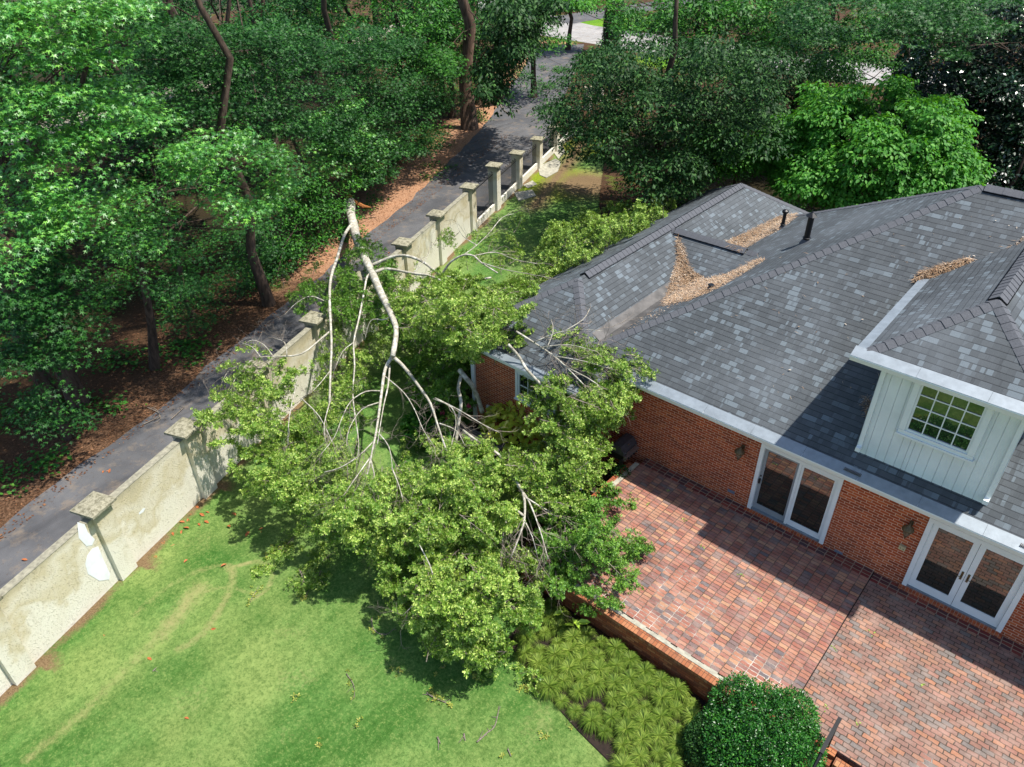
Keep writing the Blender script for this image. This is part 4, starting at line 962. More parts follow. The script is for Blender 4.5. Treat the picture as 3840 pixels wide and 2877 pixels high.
# ------------------------------------------------------------------ trees on the right, beyond the house
mass_tree('laurel_tree', 'broad dark laurel spreading over the iron fence and the mossy lawn', 'tree', G(1420, 440), 9.5, .3, [
    ([(1200, 250), (1250, 110), (1340, 100), (1500, 90), (1700, 140), (1680, 240), (1660, 330), (1560, 350), (1490, 390), (1450, 430), (1380, 425), (1310, 370), (1250, 330)], 31, 41, 300, .85, 200, 'rhomb', .17, 'laurel', .55, .55),
    ([(1130, 150), (1230, 180), (1240, 240), (1170, 265), (1135, 235)], 35, 37, 12, .5, 45, 'rhomb', .15, 'laurel', .5, .5),
    ([(1160, 230), (1240, 220), (1260, 330), (1230, 350), (1190, 300)], 33, 36, 22, .5, 80, 'rhomb', .15, 'laurel', .5, .5)], nl=22)
mass_tree('dogwood_tree', 'small light green dogwood between the dark laurel and the bright round tree', 'tree', G(1575, 440), 5, .1, [
    ([(1500, 290), (1560, 270), (1640, 290), (1655, 340), (1620, 400), (1560, 405), (1500, 370)], 35, 38, 34, .7, 150, 'rhomb', .16, 'bright', .4, .5)])
# bright round tree behind the house
ct = atd(1872, 345, 36.5); root = empty('round_tree', (ct[0], ct[1], GZ), 'bright green rounded tree with layered drooping leaves behind the main roof', 'tree')
cs = []
for i in range(430):
    a = random.uniform(0, 2 * math.pi); u_ = random.random() ** .55; e = math.acos(1 - u_ * 1.12) if u_ * 1.12 < 2 else 1.5
    rr = 4.0 * (1 + .10 * math.sin(a * 5 + e * 7)) * random.uniform(.82, 1.0)
    cs.append((ct[0] + rr * math.sin(e) * math.cos(a), ct[1] + rr * math.sin(e) * math.sin(a), ct[2] - .6 + rr * 1.02 * math.cos(e)))
cs = np.array(cs); crown(root, cs, .55 + .3 * rng.random(len(cs)), 170, 'broad', .17, 'bright', .36, .75)
trunk_and_limbs(root, (ct[0], ct[1], GZ), (ct[0], ct[1], ct[2] + 2), .3, cs, 'bark', 20)
world_tree('holly_tree', 'very dark holly wall of leaves at the right edge behind the round tree', 'tree', atd(2170, 280, 47)[:2], 12, .35, 5.6, 3.6, 6.2, 420, 1.0, 220, 'rhomb', .2, 'holly', .7, .3)
world_tree('holly_tree', 'low dark holly tucked behind the right end of the main roof', 'tree', atd(2190, 400, 41)[:2], 4, .15, 2.4, .9, 2.0, 60, .7, 170, 'rhomb', .15, 'holly', .7, .3)
world_tree('holly_tree', 'dark leafy holly filling the gap left of the ivy covered trunk', 'tree', atd(1720, 190, 50)[:2], 9, .2, 4.2, 3, 3.8, 110, .95, 190, 'rhomb', .2, 'laurel', .55, .4)
bare_trunk('ivy_tree', 'huge trunk wrapped in ivy rising behind the bright round tree', 1938, 190, .62, 19, (.8, .6), ivy=True, dist=47)
bare_trunk('ivy_tree', 'ivy covered trunk beside the street end of the driveway', 1318, 112, .62, 19, (.4, .3), ivy=True)
mass_tree('hardwood_tree', 'tree whose leafy boughs hang across the top of the photo above the street', 'tree', atd(1640, 60, 56), 16, .4, [
    ([(1340, 0), (1700, 0), (1720, 90), (1640, 110), (1560, 60), (1440, 60), (1340, 80)], 44, 54, 75, .95, 130, 'rhomb', .22, 'mid', .45, .4),
    ([(1180, 0), (1340, 0), (1300, 22), (1230, 26)], 44, 50, 16, .8, 90, 'rhomb', .2, 'bright', .4, .5)])
mass_tree('maple_tree', 'maple with dark star leaves hanging into the upper right corner', 'tree', atd(2080, 120, 50), 16, .4, [
    ([(1700, 0), (2212, 0), (2212, 40), (2060, 130), (1960, 100), (1840, 60), (1720, 110)], 34, 44, 110, .9, 120, 'star', .2, 'gumdark', .34, .25),
    ([(1690, 100), (1780, 60), (1900, 90), (1960, 130), (1880, 175), (1740, 170)], 44, 50, 40, .8, 120, 'rhomb', .2, 'mid', .4, .4)])
for i, (px, py, d_, lb) in enumerate(((1780, 120, 58, 'shady tree beyond the bright round tree, near the street'), (2080, 60, 62, 'shady tree beyond the holly, near the street at the upper right'), (1480, 250, 48, 'tall shady tree standing behind the dark laurel'), (1450, 60, 90, 'sunlit tree on the far side of the street, left of the ivy trunk'), (1650, 50, 95, 'sunlit tree on the far side of the street, right of the ivy trunk'), (1900, 50, 92, 'sunlit tree on the far side of the street at the right'), (1240, 8, 105, 'tree at the far end of the opposite driveway'), (1100, 20, 98, 'tree on the far side of the street above the laurel'))):
    p = atd(px, py, d_); far_ = d_ > 80
    world_tree('hardwood_tree', lb, 'tree', p[:2], 10, .3, 4 if not far_ else 3.6, 5.0 if not far_ else 2.6, 4, 46, 1.1, 150, 'rhomb', .28, 'bright' if far_ and i != 4 else 'mid', nl=6)
# ------------------------------------------------------------------ ground cover under the trees
P = []
for i in range(5200):
    x = random.uniform(-46, -20); y = random.uniform(-4, 56); s_ = (x - WA[0]) * WN[0] + (y - WA[1]) * WN[1]
    if s_ > -4.9: continue
    v_ = math.sin(x * .9 + 2 * math.sin(y * .5)) * math.sin(y * .8 + 1.7 * math.sin(x * .4))
    if v_ < .12 + (0.35 if s_ > -6 else 0): continue
    for k in range(26): P.append((x + random.gauss(0, .28), y + random.gauss(0, .28), GZ + random.uniform(.03, .45 if s_ < -7 else .2)))
for i in range(2500):
    x = random.uniform(-19, -2); y = random.uniform(30, 46)
    if math.sin(x * 1.3) * math.sin(y * 1.1 + x) < .1: continue
    for k in range(14): P.append((x + random.gauss(0, .25), y + random.gauss(0, .25), GZ + random.uniform(.03, .4)))
P = np.array(P); k = len(P)
gc = leafmesh('ground_cover', 'broad', P, rng.normal(size=(k, 3)) * np.array([1, 1, .2]), np.array([0, 0, 1]) + rng.normal(size=(k, 3)) * .35, .13 * (.6 + .8 * rng.random(k)), 'cover')
gc['kind'] = 'stuff'
# straw flecks and fallen leaves lying on the pine straw floor and the driveway edge
k = 8000; s_ = rng.random(k) * 44 - 6; o_ = -(4.1 + rng.random(k) ** 1.6 * 7); P = np.stack([WA[0] + WU[0] * s_ + WN[0] * o_, WA[1] + WU[1] * s_ + WN[1] * o_, np.full(k, GZ + .02) + rng.random(k) * .02], 1)
lt = leafmesh('leaf_litter', 'rhomb', P, rng.normal(size=(k, 3)) * np.array([1, 1, .05]), np.array([0, 0, 1]) + rng.normal(size=(k, 3)) * .25, .07 * (.5 + rng.random(k)), 'strawfleck'); lt['kind'] = 'stuff'
# ------------------------------------------------------------------ the fallen tree
ft = empty('fallen_tree', G(760, 437), 'pale barked oak fallen across the driveway and garden wall onto the house', 'fallen tree')
def path(nodes): return [G(x, y, z + (.55 * min(1, max(0, (y - 840) / 60)) if x < 985 and 830 < y < 1110 else 0)) for x, y, z in nodes]
def smoothp(P, k=3):
    P = np.array(P); out = []
    for i in range(len(P) - 1):
        p0 = P[max(i - 1, 0)]; p1 = P[i]; p2 = P[i + 1]; p3 = P[min(i + 2, len(P) - 1)]
        for j in range(k): t = j / k; out.append(.5 * ((2 * p1) + (-p0 + p2) * t + (2 * p0 - 5 * p1 + 4 * p2 - p3) * t * t + (-p0 + 3 * p1 - 3 * p2 + p3) * t ** 3))
    out.append(P[-1]); return out
def limb(nodes, r0, r1, name='limb', mat='pale', n=8):
    P = smoothp(path(nodes)); k = len(P); m = MB(); (r0, r1) = (r0, r1) if name == 'trunk' else (r0 * .66, r1 * .8); rad = [(r0 + (r1 - r0) * min(1, i / (k - 1) * 1.15)) * random.uniform(.94, 1.06) for i in range(k)]
    m.tube(P, rad, n, jit=.04); m.build(name, mat, ft, smooth=True); return P
trunkP = limb([(758, 438, .1), (757, 458, .35), (763, 485, .7), (772, 520, 1.2), (790, 562, 1.9), (806, 595, 2.2), (822, 632, 2.6), (846, 682, 2.8), (856, 716, 2.7), (848, 770, 2.4)], .25, .075, 'trunk', n=12)
m = MB(); c0 = G(757, 436, .05)
for i in range(9):
    a = rng.normal(size=3) * .12; m.tube([c0 + a, c0 + a + np.array([-.25, .35, .05]) * random.uniform(.5, 1.4) + rng.normal(size=3) * .08], [random.uniform(.06, .12), .02], 5)
m.tube([c0 + [0, 0, .1], G(785, 446, .2), G(800, 448, .05)], [.12, .09, .03], 6)
m.build('torn_stump', 'wound', ft)
L = {}
limbs = [
 ([(848, 770, 2.15), (832, 798, 2.0), (824, 850, 1.8), (814, 925, 1.6), (802, 985, 1.45), (790, 1040, 1.2)], .09, .022),
 ([(848, 770, 2.15), (872, 792, 2.0), (905, 835, 1.8), (930, 872, 1.6), (946, 920, 1.35), (966, 978, 1.0)], .085, .03),
 ([(842, 790, 2.0), (838, 835, 1.9), (828, 880, 1.6), (815, 960, 1.1)], .045, .015),
 ([(811, 588, 2.25), (838, 581, 2.3), (892, 591, 2.4), (928, 596, 2.5), (963, 612, 2.5), (1000, 634, 2.4), (1040, 650, 2.6)], .09, .03),
 ([(945, 600, 2.4), (957, 588, 2.6), (974, 566, 3.0), (1001, 551, 3.3), (1023, 553, 3.3), (1040, 568, 3.1), (1075, 590, 2.8)], .07, .03),
 ([(800, 575, 2.0), (845, 556, 2.3), (879, 553, 2.5), (914, 566, 2.5), (950, 592, 2.6), (1010, 605, 2.7), (1060, 600, 2.5)], .10, .04),
 ([(765, 478, .8), (745, 506, 1.3), (729, 555, 1.8), (715, 600, 2.2), (712, 650, 2.3), (716, 740, 2.1), (714, 800, 1.9), (712, 870, 1.4)], .10, .04),
 ([(812, 588, 2.2), (794, 596, 2.2), (786, 634, 2.2), (775, 690, 2.1), (764, 740, 2.0), (766, 790, 1.8), (762, 850, 1.4), (768, 905, .9)], .06, .025),
 ([(714, 715, 2.1), (690, 735, 2.1), (650, 765, 2.0), (600, 770, 2.0), (563, 772, 2.1), (521, 789, 2.0)], .055, .015),
 ([(850, 670, 2.3), (835, 690, 2.3), (806, 690, 2.2), (795, 705, 2.0), (788, 735, 1.6)], .035, .012),
 ([(993, 800, 1.6), (1005, 815, 1.5), (1020, 833, 1.2), (1034, 865, .6), (1042, 892, .2)], .12, .09),
 ([(996, 812, 1.5), (990, 840, 1.3), (996, 870, 1.0), (990, 915, .5), (985, 955, 0.1)], .085, .06),
 ([(1098, 744, 3.5), (1122, 772, 3.1), (1139, 800, 2.9), (1174, 838, 2.4), (1195, 880, 1.6)], .06, .045),
 ([(1115, 716, 3.4), (1153, 740, 3.2), (1195, 768, 3.1), (1223, 793, 3.0), (1260, 830, 2.8)], .045, .02),
 ([(1101, 1020, 1.2), (1130, 1066, 1.4), (1133, 1119, 1.3), (1123, 1155, 1.2), (1102, 1208, .8)], .06, .02),
 ([(1118, 1050, 1.3), (1141, 1080, 1.4), (1166, 1144, 1.3), (1184, 1208, .9)], .045, .015),
 ([(1128, 1070, 1.4), (1160, 1090, 1.4), (1200, 1112, 1.1)], .04, .015),
 ([(1132, 1115, 1.3), (1105, 1100, 1.3), (1090, 1140, 1.1), (1085, 1175, .9)], .05, .015),
 ([(1000, 930, .9), (1040, 960, .9), (1080, 985, .9), (1110, 1040, 1.1)], .06, .05),
 ([(905, 1175, 1.5), (935, 1240, 1.2), (925, 1290, 1.0)], .02, .012),
 ([(1285, 700, 4.5), (1275, 690, 4.6)], .004, .003),
]
LP = [limb(a, b, c) for a, b, c in limbs if a[0][0] != 1285]
# finer branches drawn as continuous paths
fine = [
 [(824, 845, 1.8), (790, 846, 1.8), (757, 868, 1.7), (738, 905, 1.6), (722, 945, 1.4), (690, 985, 1.2)],
 [(818, 870, 1.7), (782, 884, 1.7), (755, 925, 1.5), (748, 965, 1.3)],
 [(812, 930, 1.5), (840, 965, 1.5), (848, 1015, 1.3)],
 [(830, 812, 1.9), (872, 848, 1.9), (896, 886, 1.8), (914, 928, 1.5), (935, 960, 1.2)],
 [(936, 862, 1.7), (975, 880, 1.7), (985, 915, 1.5), (975, 960, 1.2)],
 [(940, 860, 1.7), (990, 885, 1.8), (1040, 915, 1.6), (1080, 935, 1.4)],
 [(950, 915, 1.4), (985, 930, 1.3), (1003, 960, 1.1)],
 [(802, 985, 1.4), (770, 1030, 1.3), (742, 1070, 1.2)], [(800, 990, 1.4), (812, 1040, 1.3), (818, 1080, 1.2)], [(810, 950, 1.5), (775, 985, 1.4), (735, 1010, 1.3), (700, 1020, 1.3)],
 [(846, 1010, 1.3), (862, 1050, 1.2), (870, 1080, 1.2)], [(563, 772, 2.1), (545, 750, 2.2), (520, 740, 2.1)], [(590, 770, 2.0), (570, 745, 2.2), (545, 735, 2.2), (525, 745, 2.1)],
 [(620, 770, 2.0), (615, 740, 2.3), (590, 730, 2.3)], [(521, 789, 2.0), (495, 800, 1.9), (480, 825, 1.8)], [(540, 780, 2.0), (510, 815, 1.9), (500, 840, 1.8)],
 [(640, 830, 1.8), (625, 900, 1.5), (622, 960, 1.1)], [(650, 860, 1.7), (690, 900, 1.4), (720, 960, 1.2)], [(700, 650, 2.1), (670, 640, 2.1), (640, 655, 2.0), (615, 680, 1.9)],
 [(1153, 740, 3.3), (1200, 720, 3.6), (1250, 712, 3.8), (1300, 715, 3.9)], [(1170, 750, 3.3), (1230, 745, 3.5), (1290, 760, 3.5)], [(1180, 755, 3.3), (1195, 715, 3.7), (1190, 690, 3.9)],
 [(1200, 770, 3.2), (1260, 780, 3.3), (1330, 800, 3.2)], [(1220, 715, 3.7), (1260, 690, 3.9), (1275, 665, 4.0)], [(1223, 793, 3.0), (1290, 830, 2.9), (1310, 870, 2.6)],
 [(1001, 551, 3.3), (1030, 530, 3.4), (1060, 500, 3.3)], [(1023, 553, 3.3), (1070, 545, 3.2), (1110, 560, 3.1), (1160, 570, 3.1)], [(1037, 566, 3.1), (1080, 580, 3.1), (1130, 590, 3.1), (1190, 600, 3.1)],
 [(1060, 500, 3.3), (1085, 470, 3.2), (1110, 462, 3.2)], [(1030, 530, 3.4), (1000, 510, 3.2), (985, 480, 3.0)],
 [(892, 591, 2.4), (920, 560, 2.7), (930, 530, 2.9)], [(1130, 1119, 1.3), (1150, 1160, 1.2), (1160, 1200, 1.0)], [(1200, 1112, 1.1), (1220, 1130, 1.0)], [(920, 1285, 1.0), (890, 1310, .8), (870, 1330, .6)], [(930, 1250, 1.2), (950, 1290, 1.0)],
 [(714, 800, 1.9), (690, 830, 1.9), (670, 850, 1.8)], [(764, 740, 2.0), (740, 760, 1.9), (722, 800, 1.7)], [(712, 870, 1.4), (700, 920, 1.1), (705, 960, .9)], [(768, 905, .9), (775, 960, .9), (770, 1000, .8)]]
FP = []
for f in fine:
    P = smoothp(path(f)); FP.append(P); k = len(P); m = MB(); m.tube(P, [.02 * (1 - .7 * i / (k - 1)) for i in range(k)], 5); m.build('branch', 'pale', ft, smooth=True)
# bare twigs forking off everything
m = MB()
def fork(p, d, L_, r, lev):
    d = norm(d); pts = [p]; q = p.copy(); 
    for i in range(4): d = norm(d + rng.normal(size=3) * .22 + np.array([0, 0, -.02])); q = q + d * L_ / 4; q[2] = max(q[2], GZ + .05); pts.append(q.copy())
    m.tube(pts, [r, r * .85, r * .7, r * .5, r * .3], 3, cap=False)
    if lev:
        for i in (1, 2, 3, 4): 
            if random.random() < .75: fork(pts[i], d + rng.normal(size=3) * .6, L_ * random.uniform(.45, .7), r * .55, lev - 1)
for P in FP:
    for i in range(2, len(P), 2): fork(P[i], P[i] - P[i - 1] + rng.normal(size=3) * .06, random.uniform(.5, 1.0), .009, 2)
for P in LP[:2] + LP[8:9] + LP[13:18]:
    for i in range(len(P) // 2, len(P), 1): fork(P[i], P[i] - P[i - 1] + rng.normal(size=3) * .08, random.uniform(.5, 1.1), .01, 2)
for (x, y, z) in ((1180, 735, 3.4), (1210, 745, 3.4), (1240, 760, 3.3), (1270, 735, 3.5), (1190, 760, 3.3), (1230, 780, 3.2), (1300, 770, 3.3)):
    for q in range(3): fork(G(x, y, z), rng.normal(size=3) * np.array([1, 1, .5]) + np.array([.4, .1, .2]), 1.1, .008, 2)
m.build('twigs', 'twig', ft)
def edged(poly, x, y):
    d = 1e9
    for (ax, ay), (bx, by) in zip(poly, poly[1:] + poly[:1]):
        vx, vy = bx - ax, by - ay; t = max(0, min(1, ((x - ax) * vx + (y - ay) * vy) / (vx * vx + vy * vy))); d = min(d, math.hypot(x - ax - t * vx, y - ay - t * vy))
    return d
TWm = MB()
FORK = G(840, 800, 1.0)
def leafmass(poly, n, z0, z1, mat, tufts=11, size=.078, up=.45, dirv=None, Lr=(.35, .7), edge=70, power=.75, kind='tuft', parent=None, name='crown', hang=0, gap=.0):
    """leafy branchlets: each is a bent twig with shoots alternating left and right, tufts of leaves along every shoot"""
    P = []; D = []; nb = max(2, int(n / 9))
    for (x, y) in sample(poly, nb):
        if gap and math.sin(x * .045 + 2 * math.sin(y * .03)) * math.sin(y * .05 + 1.5 * math.sin(x * .025)) < gap - .9 and random.random() < .75: continue
        e = min(1, edged(poly, x, y) / edge); zt = z0 + (z1 - z0) * (.3 + .7 * math.sqrt(e)); z = z0 + (zt - z0) * random.random() ** power
        p = G(x, y, z); out = p - FORK; out[2] = 0; out = norm(out) if dirv is None else np.array([dirv[0], dirv[1], 0])
        d = norm(out * 1.1 + np.array([0, 0, up]) + rng.normal(size=3) * np.array([.6, .6, .35])); BL = random.uniform(.6, 1.2); q = p - d * BL * .6; side = norm(np.cross(d, rng.normal(size=3) * .35 + [0, 0, 1])); pts = [q.copy()]
        for i in range(5): d = norm(d + rng.normal(size=3) * .12 + np.array([0, 0, -hang * .5])); q = q + d * BL / 5; pts.append(q.copy())
        TWm.tube(pts, [.012, .010, .008, .006, .005, .004], 3, cap=False); pts = np.array(pts)
        for k in range(11):
            t = (k + .5) / 11 * 4.99; b = pts[int(t)] + (pts[int(t) + 1] - pts[int(t)]) * (t % 1); sl = random.uniform(*Lr) * (1.15 - .09 * k) * .75
            sd = norm(d * .8 + side * (1 if k % 2 else -1) * random.uniform(.6, 1.2) + rng.normal(size=3) * .25 + np.array([0, 0, -hang])); s1 = b + sd * sl
            TWm.tube([b, s1], [.005, .003], 3, cap=False)
            for i in range(tufts):
                a = b + sd * sl * (.15 + .85 * random.random() ** .8) + rng.normal(size=3) * .04; a[2] = max(a[2], GZ + .05); P.append(a); D.append(sd + np.array([0, 0, .5]) + rng.normal(size=3) * .45)
    P = np.array(P); D = np.array(D); k = len(P)
    Nn = norm(D); Dy = norm(np.cross(Nn, rng.normal(size=(k, 3))))
    return leafmesh(name, kind, P, Dy, Nn, size * (.75 + .5 * rng.random(k)), mat, parent or ft)
leafmass([(850, 610), (920, 590), (1010, 600), (1110, 600), (1180, 640), (1160, 690), (1120, 740), (1060, 770), (990, 760), (940, 730), (880, 700), (860, 660)], 1500, 1.9, 4.2, 'oak', hang=.12, power=.6)
leafmass([(750, 505), (790, 520), (860, 570), (880, 640), (850, 690), (780, 700), (700, 690), (620, 680), (640, 640), (700, 600), (740, 560)], 640, 1.2, 2.6, 'oakgreen', tufts=9)
leafmass([(440, 905), (470, 850), (520, 785), (610, 780), (650, 810), (640, 860), (600, 920), (540, 950), (470, 940)], 300, 1.3, 2.5, 'oak', dirv=(-.2, -.7), tufts=10, gap=.2)
leafmass([(690, 770), (770, 755), (790, 800), (780, 860), (700, 880), (690, 830)], 110, 1.2, 2.2, 'oak', tufts=10, hang=.2)
leafmass([(480, 1010), (560, 960), (640, 920), (720, 960), (760, 1020), (860, 1000), (950, 960), (1050, 960), (1100, 1000), (1125, 1060), (1100, 1150), (1040, 1190), (940, 1200), (850, 1190), (760, 1185), (680, 1150), (640, 1100), (560, 1060)], 2000, .0, 2.1, 'oak', gap=.32, power=.55)
leafmass([(810, 1210), (880, 1170), (1000, 1180), (1110, 1170), (1190, 1220), (1200, 1290), (1170, 1340), (1120, 1370), (1080, 1410), (980, 1425), (920, 1380), (850, 1300)], 1000, -.6, 1.5, 'oak', power=.6, gap=.2)
leafmass([(1160, 1170), (1200, 1110), (1280, 1070), (1335, 1060), (1365, 1110), (1385, 1190), (1350, 1280), (1290, 1310), (1200, 1270)], 560, -.2, 1.7, 'oakgreen', power=.6, gap=.15, edge=90)
leafmass([(1060, 970), (1120, 985), (1185, 960), (1195, 880), (1230, 850), (1290, 850), (1305, 900), (1285, 980), (1290, 1030), (1260, 1080), (1200, 1110), (1140, 1080), (1090, 1020)], 820, .0, 2.4, 'oak', hang=.15, power=.6, gap=.25)
leafmass([(1170, 830), (1210, 790), (1280, 820), (1340, 790), (1362, 840), (1335, 880), (1290, 890), (1240, 880)], 420, 2.2, 3.2, 'oak', hang=.15, tufts=9)
leafmass([(1190, 700), (1270, 720), (1360, 760), (1430, 790), (1400, 810), (1320, 800), (1240, 770)], 150, 2.9, 3.6, 'oak', tufts=8, dirv=(.8, .1))
leafmass([(880, 770), (960, 760), (1020, 800), (1020, 880), (950, 900), (900, 860)], 330, -.4, 1.4, 'oakgreen', tufts=9)
leafmass([(760, 860), (860, 840), (960, 880), (1000, 960), (900, 1000), (800, 1000), (740, 960)], 60, -.5, 1.2, 'oak', tufts=7)
leafmass([(600, 930), (700, 880), (760, 920), (740, 980), (640, 980)], 150, .2, 1.9, 'oak', tufts=9)
leafmass([(850, 520), (1000, 480), (1140, 480), (1180, 540), (1130, 600), (980, 560), (880, 590)], 150, .4, 2.9, 'oak', tufts=7)
leafmass([(600, 590), (700, 560), (730, 620), (640, 660), (600, 640)], 60, 1.0, 2.2, 'oakgreen', tufts=7)
leafmass([(480, 760), (560, 740), (620, 780), (560, 830), (490, 820)], 36, 1.7, 2.4, 'oak', tufts=6)
leafmass([(510, 1130), (600, 1110), (700, 1180), (740, 1240), (660, 1290), (560, 1220)], 70, -.66, -.45, 'oak', tufts=7)
leafmass([(870, 1350), (1000, 1420), (1140, 1430), (1190, 1480), (1100, 1480), (960, 1440)], 45, -.66, -.5, 'oak', tufts=5, up=.1)
leafmass([(880, 640), (1000, 740), (1020, 790), (1000, 850), (900, 800), (860, 750), (860, 690)], 520, -.5, 1.9, 'oakgreen', tufts=10)
leafmass([(690, 560), (760, 540), (850, 600), (850, 700), (840, 780), (760, 820), (700, 780), (690, 660)], 330, .6, 1.7, 'oak', tufts=7)
leafmass([(1120, 860), (1200, 800), (1300, 830), (1350, 860), (1310, 930), (1280, 990), (1200, 950)], 420, 1.2, 3.0, 'oak', tufts=9, hang=.15)
TWm.build('twigs', 'twig', ft)
TWm = MB(); TWm0 = TWm
sf = G(1240, 560); sh = empty('oak_shrub', sf, 'yellow green leafy shrub growing behind the hip roof of the wing', 'shrub')
leafmass([(1160, 560), (1185, 490), (1290, 455), (1400, 425), (1462, 445), (1455, 475), (1400, 505), (1300, 555), (1200, 600), (1150, 600)], 1000, .4, 3.9, 'oak', parent=sh, dirv=(.3, .1), up=.9, power=.5, edge=30)
for (x, y) in sample([(1180, 560), (1300, 470), (1440, 445), (1430, 470), (1300, 540)], 26):
    e = G(x, y, random.uniform(2, 3.6)); TWm.tube(wander((e[0] + random.gauss(0, .4), e[1] + random.gauss(0, .4), GZ), e, 5, .1), [.05, .045, .035, .025, .018, .01], 5)
TWm.build('stems', 'twig', sh)
# ------------------------------------------------------------------ planting near the house
def ball_bush(name, label, c, rad, n, kind, size, mat, lumps=7, cat='bush', flat=1.0, stems=True, inner=.75):
    root = empty(name, (c[0], c[1], GZ), label, cat)
    d = norm(rng.normal(size=(n, 3))); d[:, 2] = np.where(d[:, 2] < -.3, -d[:, 2], d[:, 2])
    f = 1 + .14 * np.sin(d[:, 0] * lumps + 1) * np.sin(d[:, 1] * lumps + 2) * np.sin(d[:, 2] * lumps) + .05 * np.sin(d[:, 0] * 17) * np.sin(d[:, 1] * 19)
    rr = (inner + (1 - inner) * rng.random(n) ** .5) * f
    P = np.array(c) + d * rr[:, None] * np.array(rad); P[:, 2] = np.maximum(P[:, 2], GZ + .05)
    D = norm(d + rng.normal(size=d.shape) * .8); leafmesh('leaves', kind, P, D, norm(d + rng.normal(size=d.shape) * .5), size * (.7 + .6 * rng.random(n)), mat, root)
    m = MB()
    for i in range(9):
        e = np.array(c) + norm(rng.normal(size=3) * np.array([1, 1, .4]) + [0, 0, .8]) * np.array(rad) * .75; m.tube(wander((c[0] + random.gauss(0, .06), c[1] + random.gauss(0, .06), GZ - .05), e, 4, .15), [.035, .03, .022, .015, .008], 5)
    m.build('stems', 'bark', root, smooth=True); return root
bc = G(1648, 1578, 0.15)
root = empty('holly_bush', (bc[0], bc[1], GZ), 'glossy clipped holly bush at the corner of the patio beside the handrail', 'bush')
PP = []; DD = []
for (ox, oy, cz, rx, rz, n) in ((0, .1, .05, .78, .85, 15000), (-.62, .25, -.1, .55, .8, 8000), (.5, -.25, .0, .62, .8, 9000), (.3, .55, .12, .5, .68, 7000), (-.3, -.5, -.15, .62, .75, 9000), (.72, .25, -.1, .4, .7, 5000), (-.75, -.25, -.35, .4, .5, 4000)):
    d = norm(rng.normal(size=(n, 3))); f = (.8 + .2 * rng.random(n) ** .5) * (1 + .1 * np.sin(d[:, 0] * 13 + ox) * np.sin(d[:, 1] * 12) + .06 * np.sin(d[:, 2] * 19 + d[:, 0] * 11))
    q = np.array([bc[0] + ox, bc[1] + oy, cz]) + d * f[:, None] * np.array([rx, rx, rz]); q[:, 2] = np.where(q[:, 2] > .78, .78 + (q[:, 2] - .78) * .3, q[:, 2]); ok = q[:, 2] > GZ + .02
    PP.append(q[ok]); DD.append(d[ok])
PP = np.concatenate(PP); DD = np.concatenate(DD); leafmesh('leaves', 'rhomb', PP, norm(DD + rng.normal(size=DD.shape) * .8), norm(DD * .6 + [0, 0, .5] + rng.normal(size=DD.shape) * .5), .052 * (.6 + .7 * rng.random(len(PP))), 'bush', root)
m = MB()
for i in range(12): m.tube(wander((bc[0] + random.gauss(0, .08), bc[1] + random.gauss(0, .08), GZ - .05), (bc[0] + random.uniform(-.7, .7), bc[1] + random.uniform(-.5, .5), random.uniform(-.1, .5)), 4, .15), [.035, .03, .022, .015, .008], 5)
m.build('stems', 'bark', root, smooth=True)
ball_bush('holly_bush', 'small dark holly bush pressed against the left side of the large clipped one', (*G(1530, 1590, -.1)[:2], -.35), (.45, .5, .45), 6500, 'rhomb', .05, 'laurel', inner=.6)
hc = G(925, 925, -.3); ball_bush('hydrangea', 'hydrangea bush with a few pink flowers beside the bench', (hc[0], hc[1], -.25), (.75, .75, .5), 1500, 'broad', .14, 'cover', inner=.5)
hb = bpy.data.objects['hydrangea']
MAT['pink'] = m_plain('pink_petals', '#d8466e', .7, .1, 30)
for (x, y, z) in ((955, 893, .2), (945, 870, .25), (1012, 878, .3), (935, 860, .2), (968, 905, .15)):
    P = []; c = G(x, y, z)
    P = c + norm(rng.normal(size=(60, 3))) * .06; k = 60
    leafmesh('flower_head', 'rhomb', P, rng.normal(size=(k, 3)), norm(P - c), np.full(k, .045), 'pink', hb)
ac = G(1110, 915, .2); root = empty('aucuba_shrub', (ac[0], ac[1], GZ), 'yellow variegated shrub with big leaves under the wing window', 'shrub')
k = 760; d = norm(rng.normal(size=(k, 3))); d[:, 2] = abs(d[:, 2]); P = np.array([ac[0], ac[1], -.35]) + d * np.array([1.15, .62, 1.1]) * (.72 + .3 * rng.random((k, 1)))
leafmesh('leaves', 'broad', P, norm(d * [1, 1, .3] + rng.normal(size=d.shape) * .35 + [0, -.1, -.25]), norm(d + [0, 0, .8]), .20 * (.75 + .5 * rng.random(k)), 'aucuba', root)
m = MB()
for i in range(8): m.tube(wander((ac[0] + random.gauss(0, .1), ac[1] + random.gauss(0, .1), GZ), (ac[0] + random.uniform(-.8, .8), ac[1] + random.uniform(-.4, .4), .3), 4, .1), [.02, .018, .015, .012, .008], 5)
m.build('stems', 'bark', root)
for (px, py, rx, lb) in ((1000, 800, (1.0, .9, 1.0), 'dark green shrub at the corner of the wing behind the leaning limbs'), (1220, 1090, (.9, .7, .6), 'dark shrub in the bed between the wing and the patio'), (1340, 1020, (.3, .3, .35), 'little shrub at the foot of the grill')):
    c = G(px, py, 0); ball_bush('shrub', lb, (c[0], c[1], -.15), rx, 2600 if rx[0] > .5 else 500, 'rhomb', .10 if rx[0] > .5 else .06, 'laurel', cat='shrub', inner=.45)
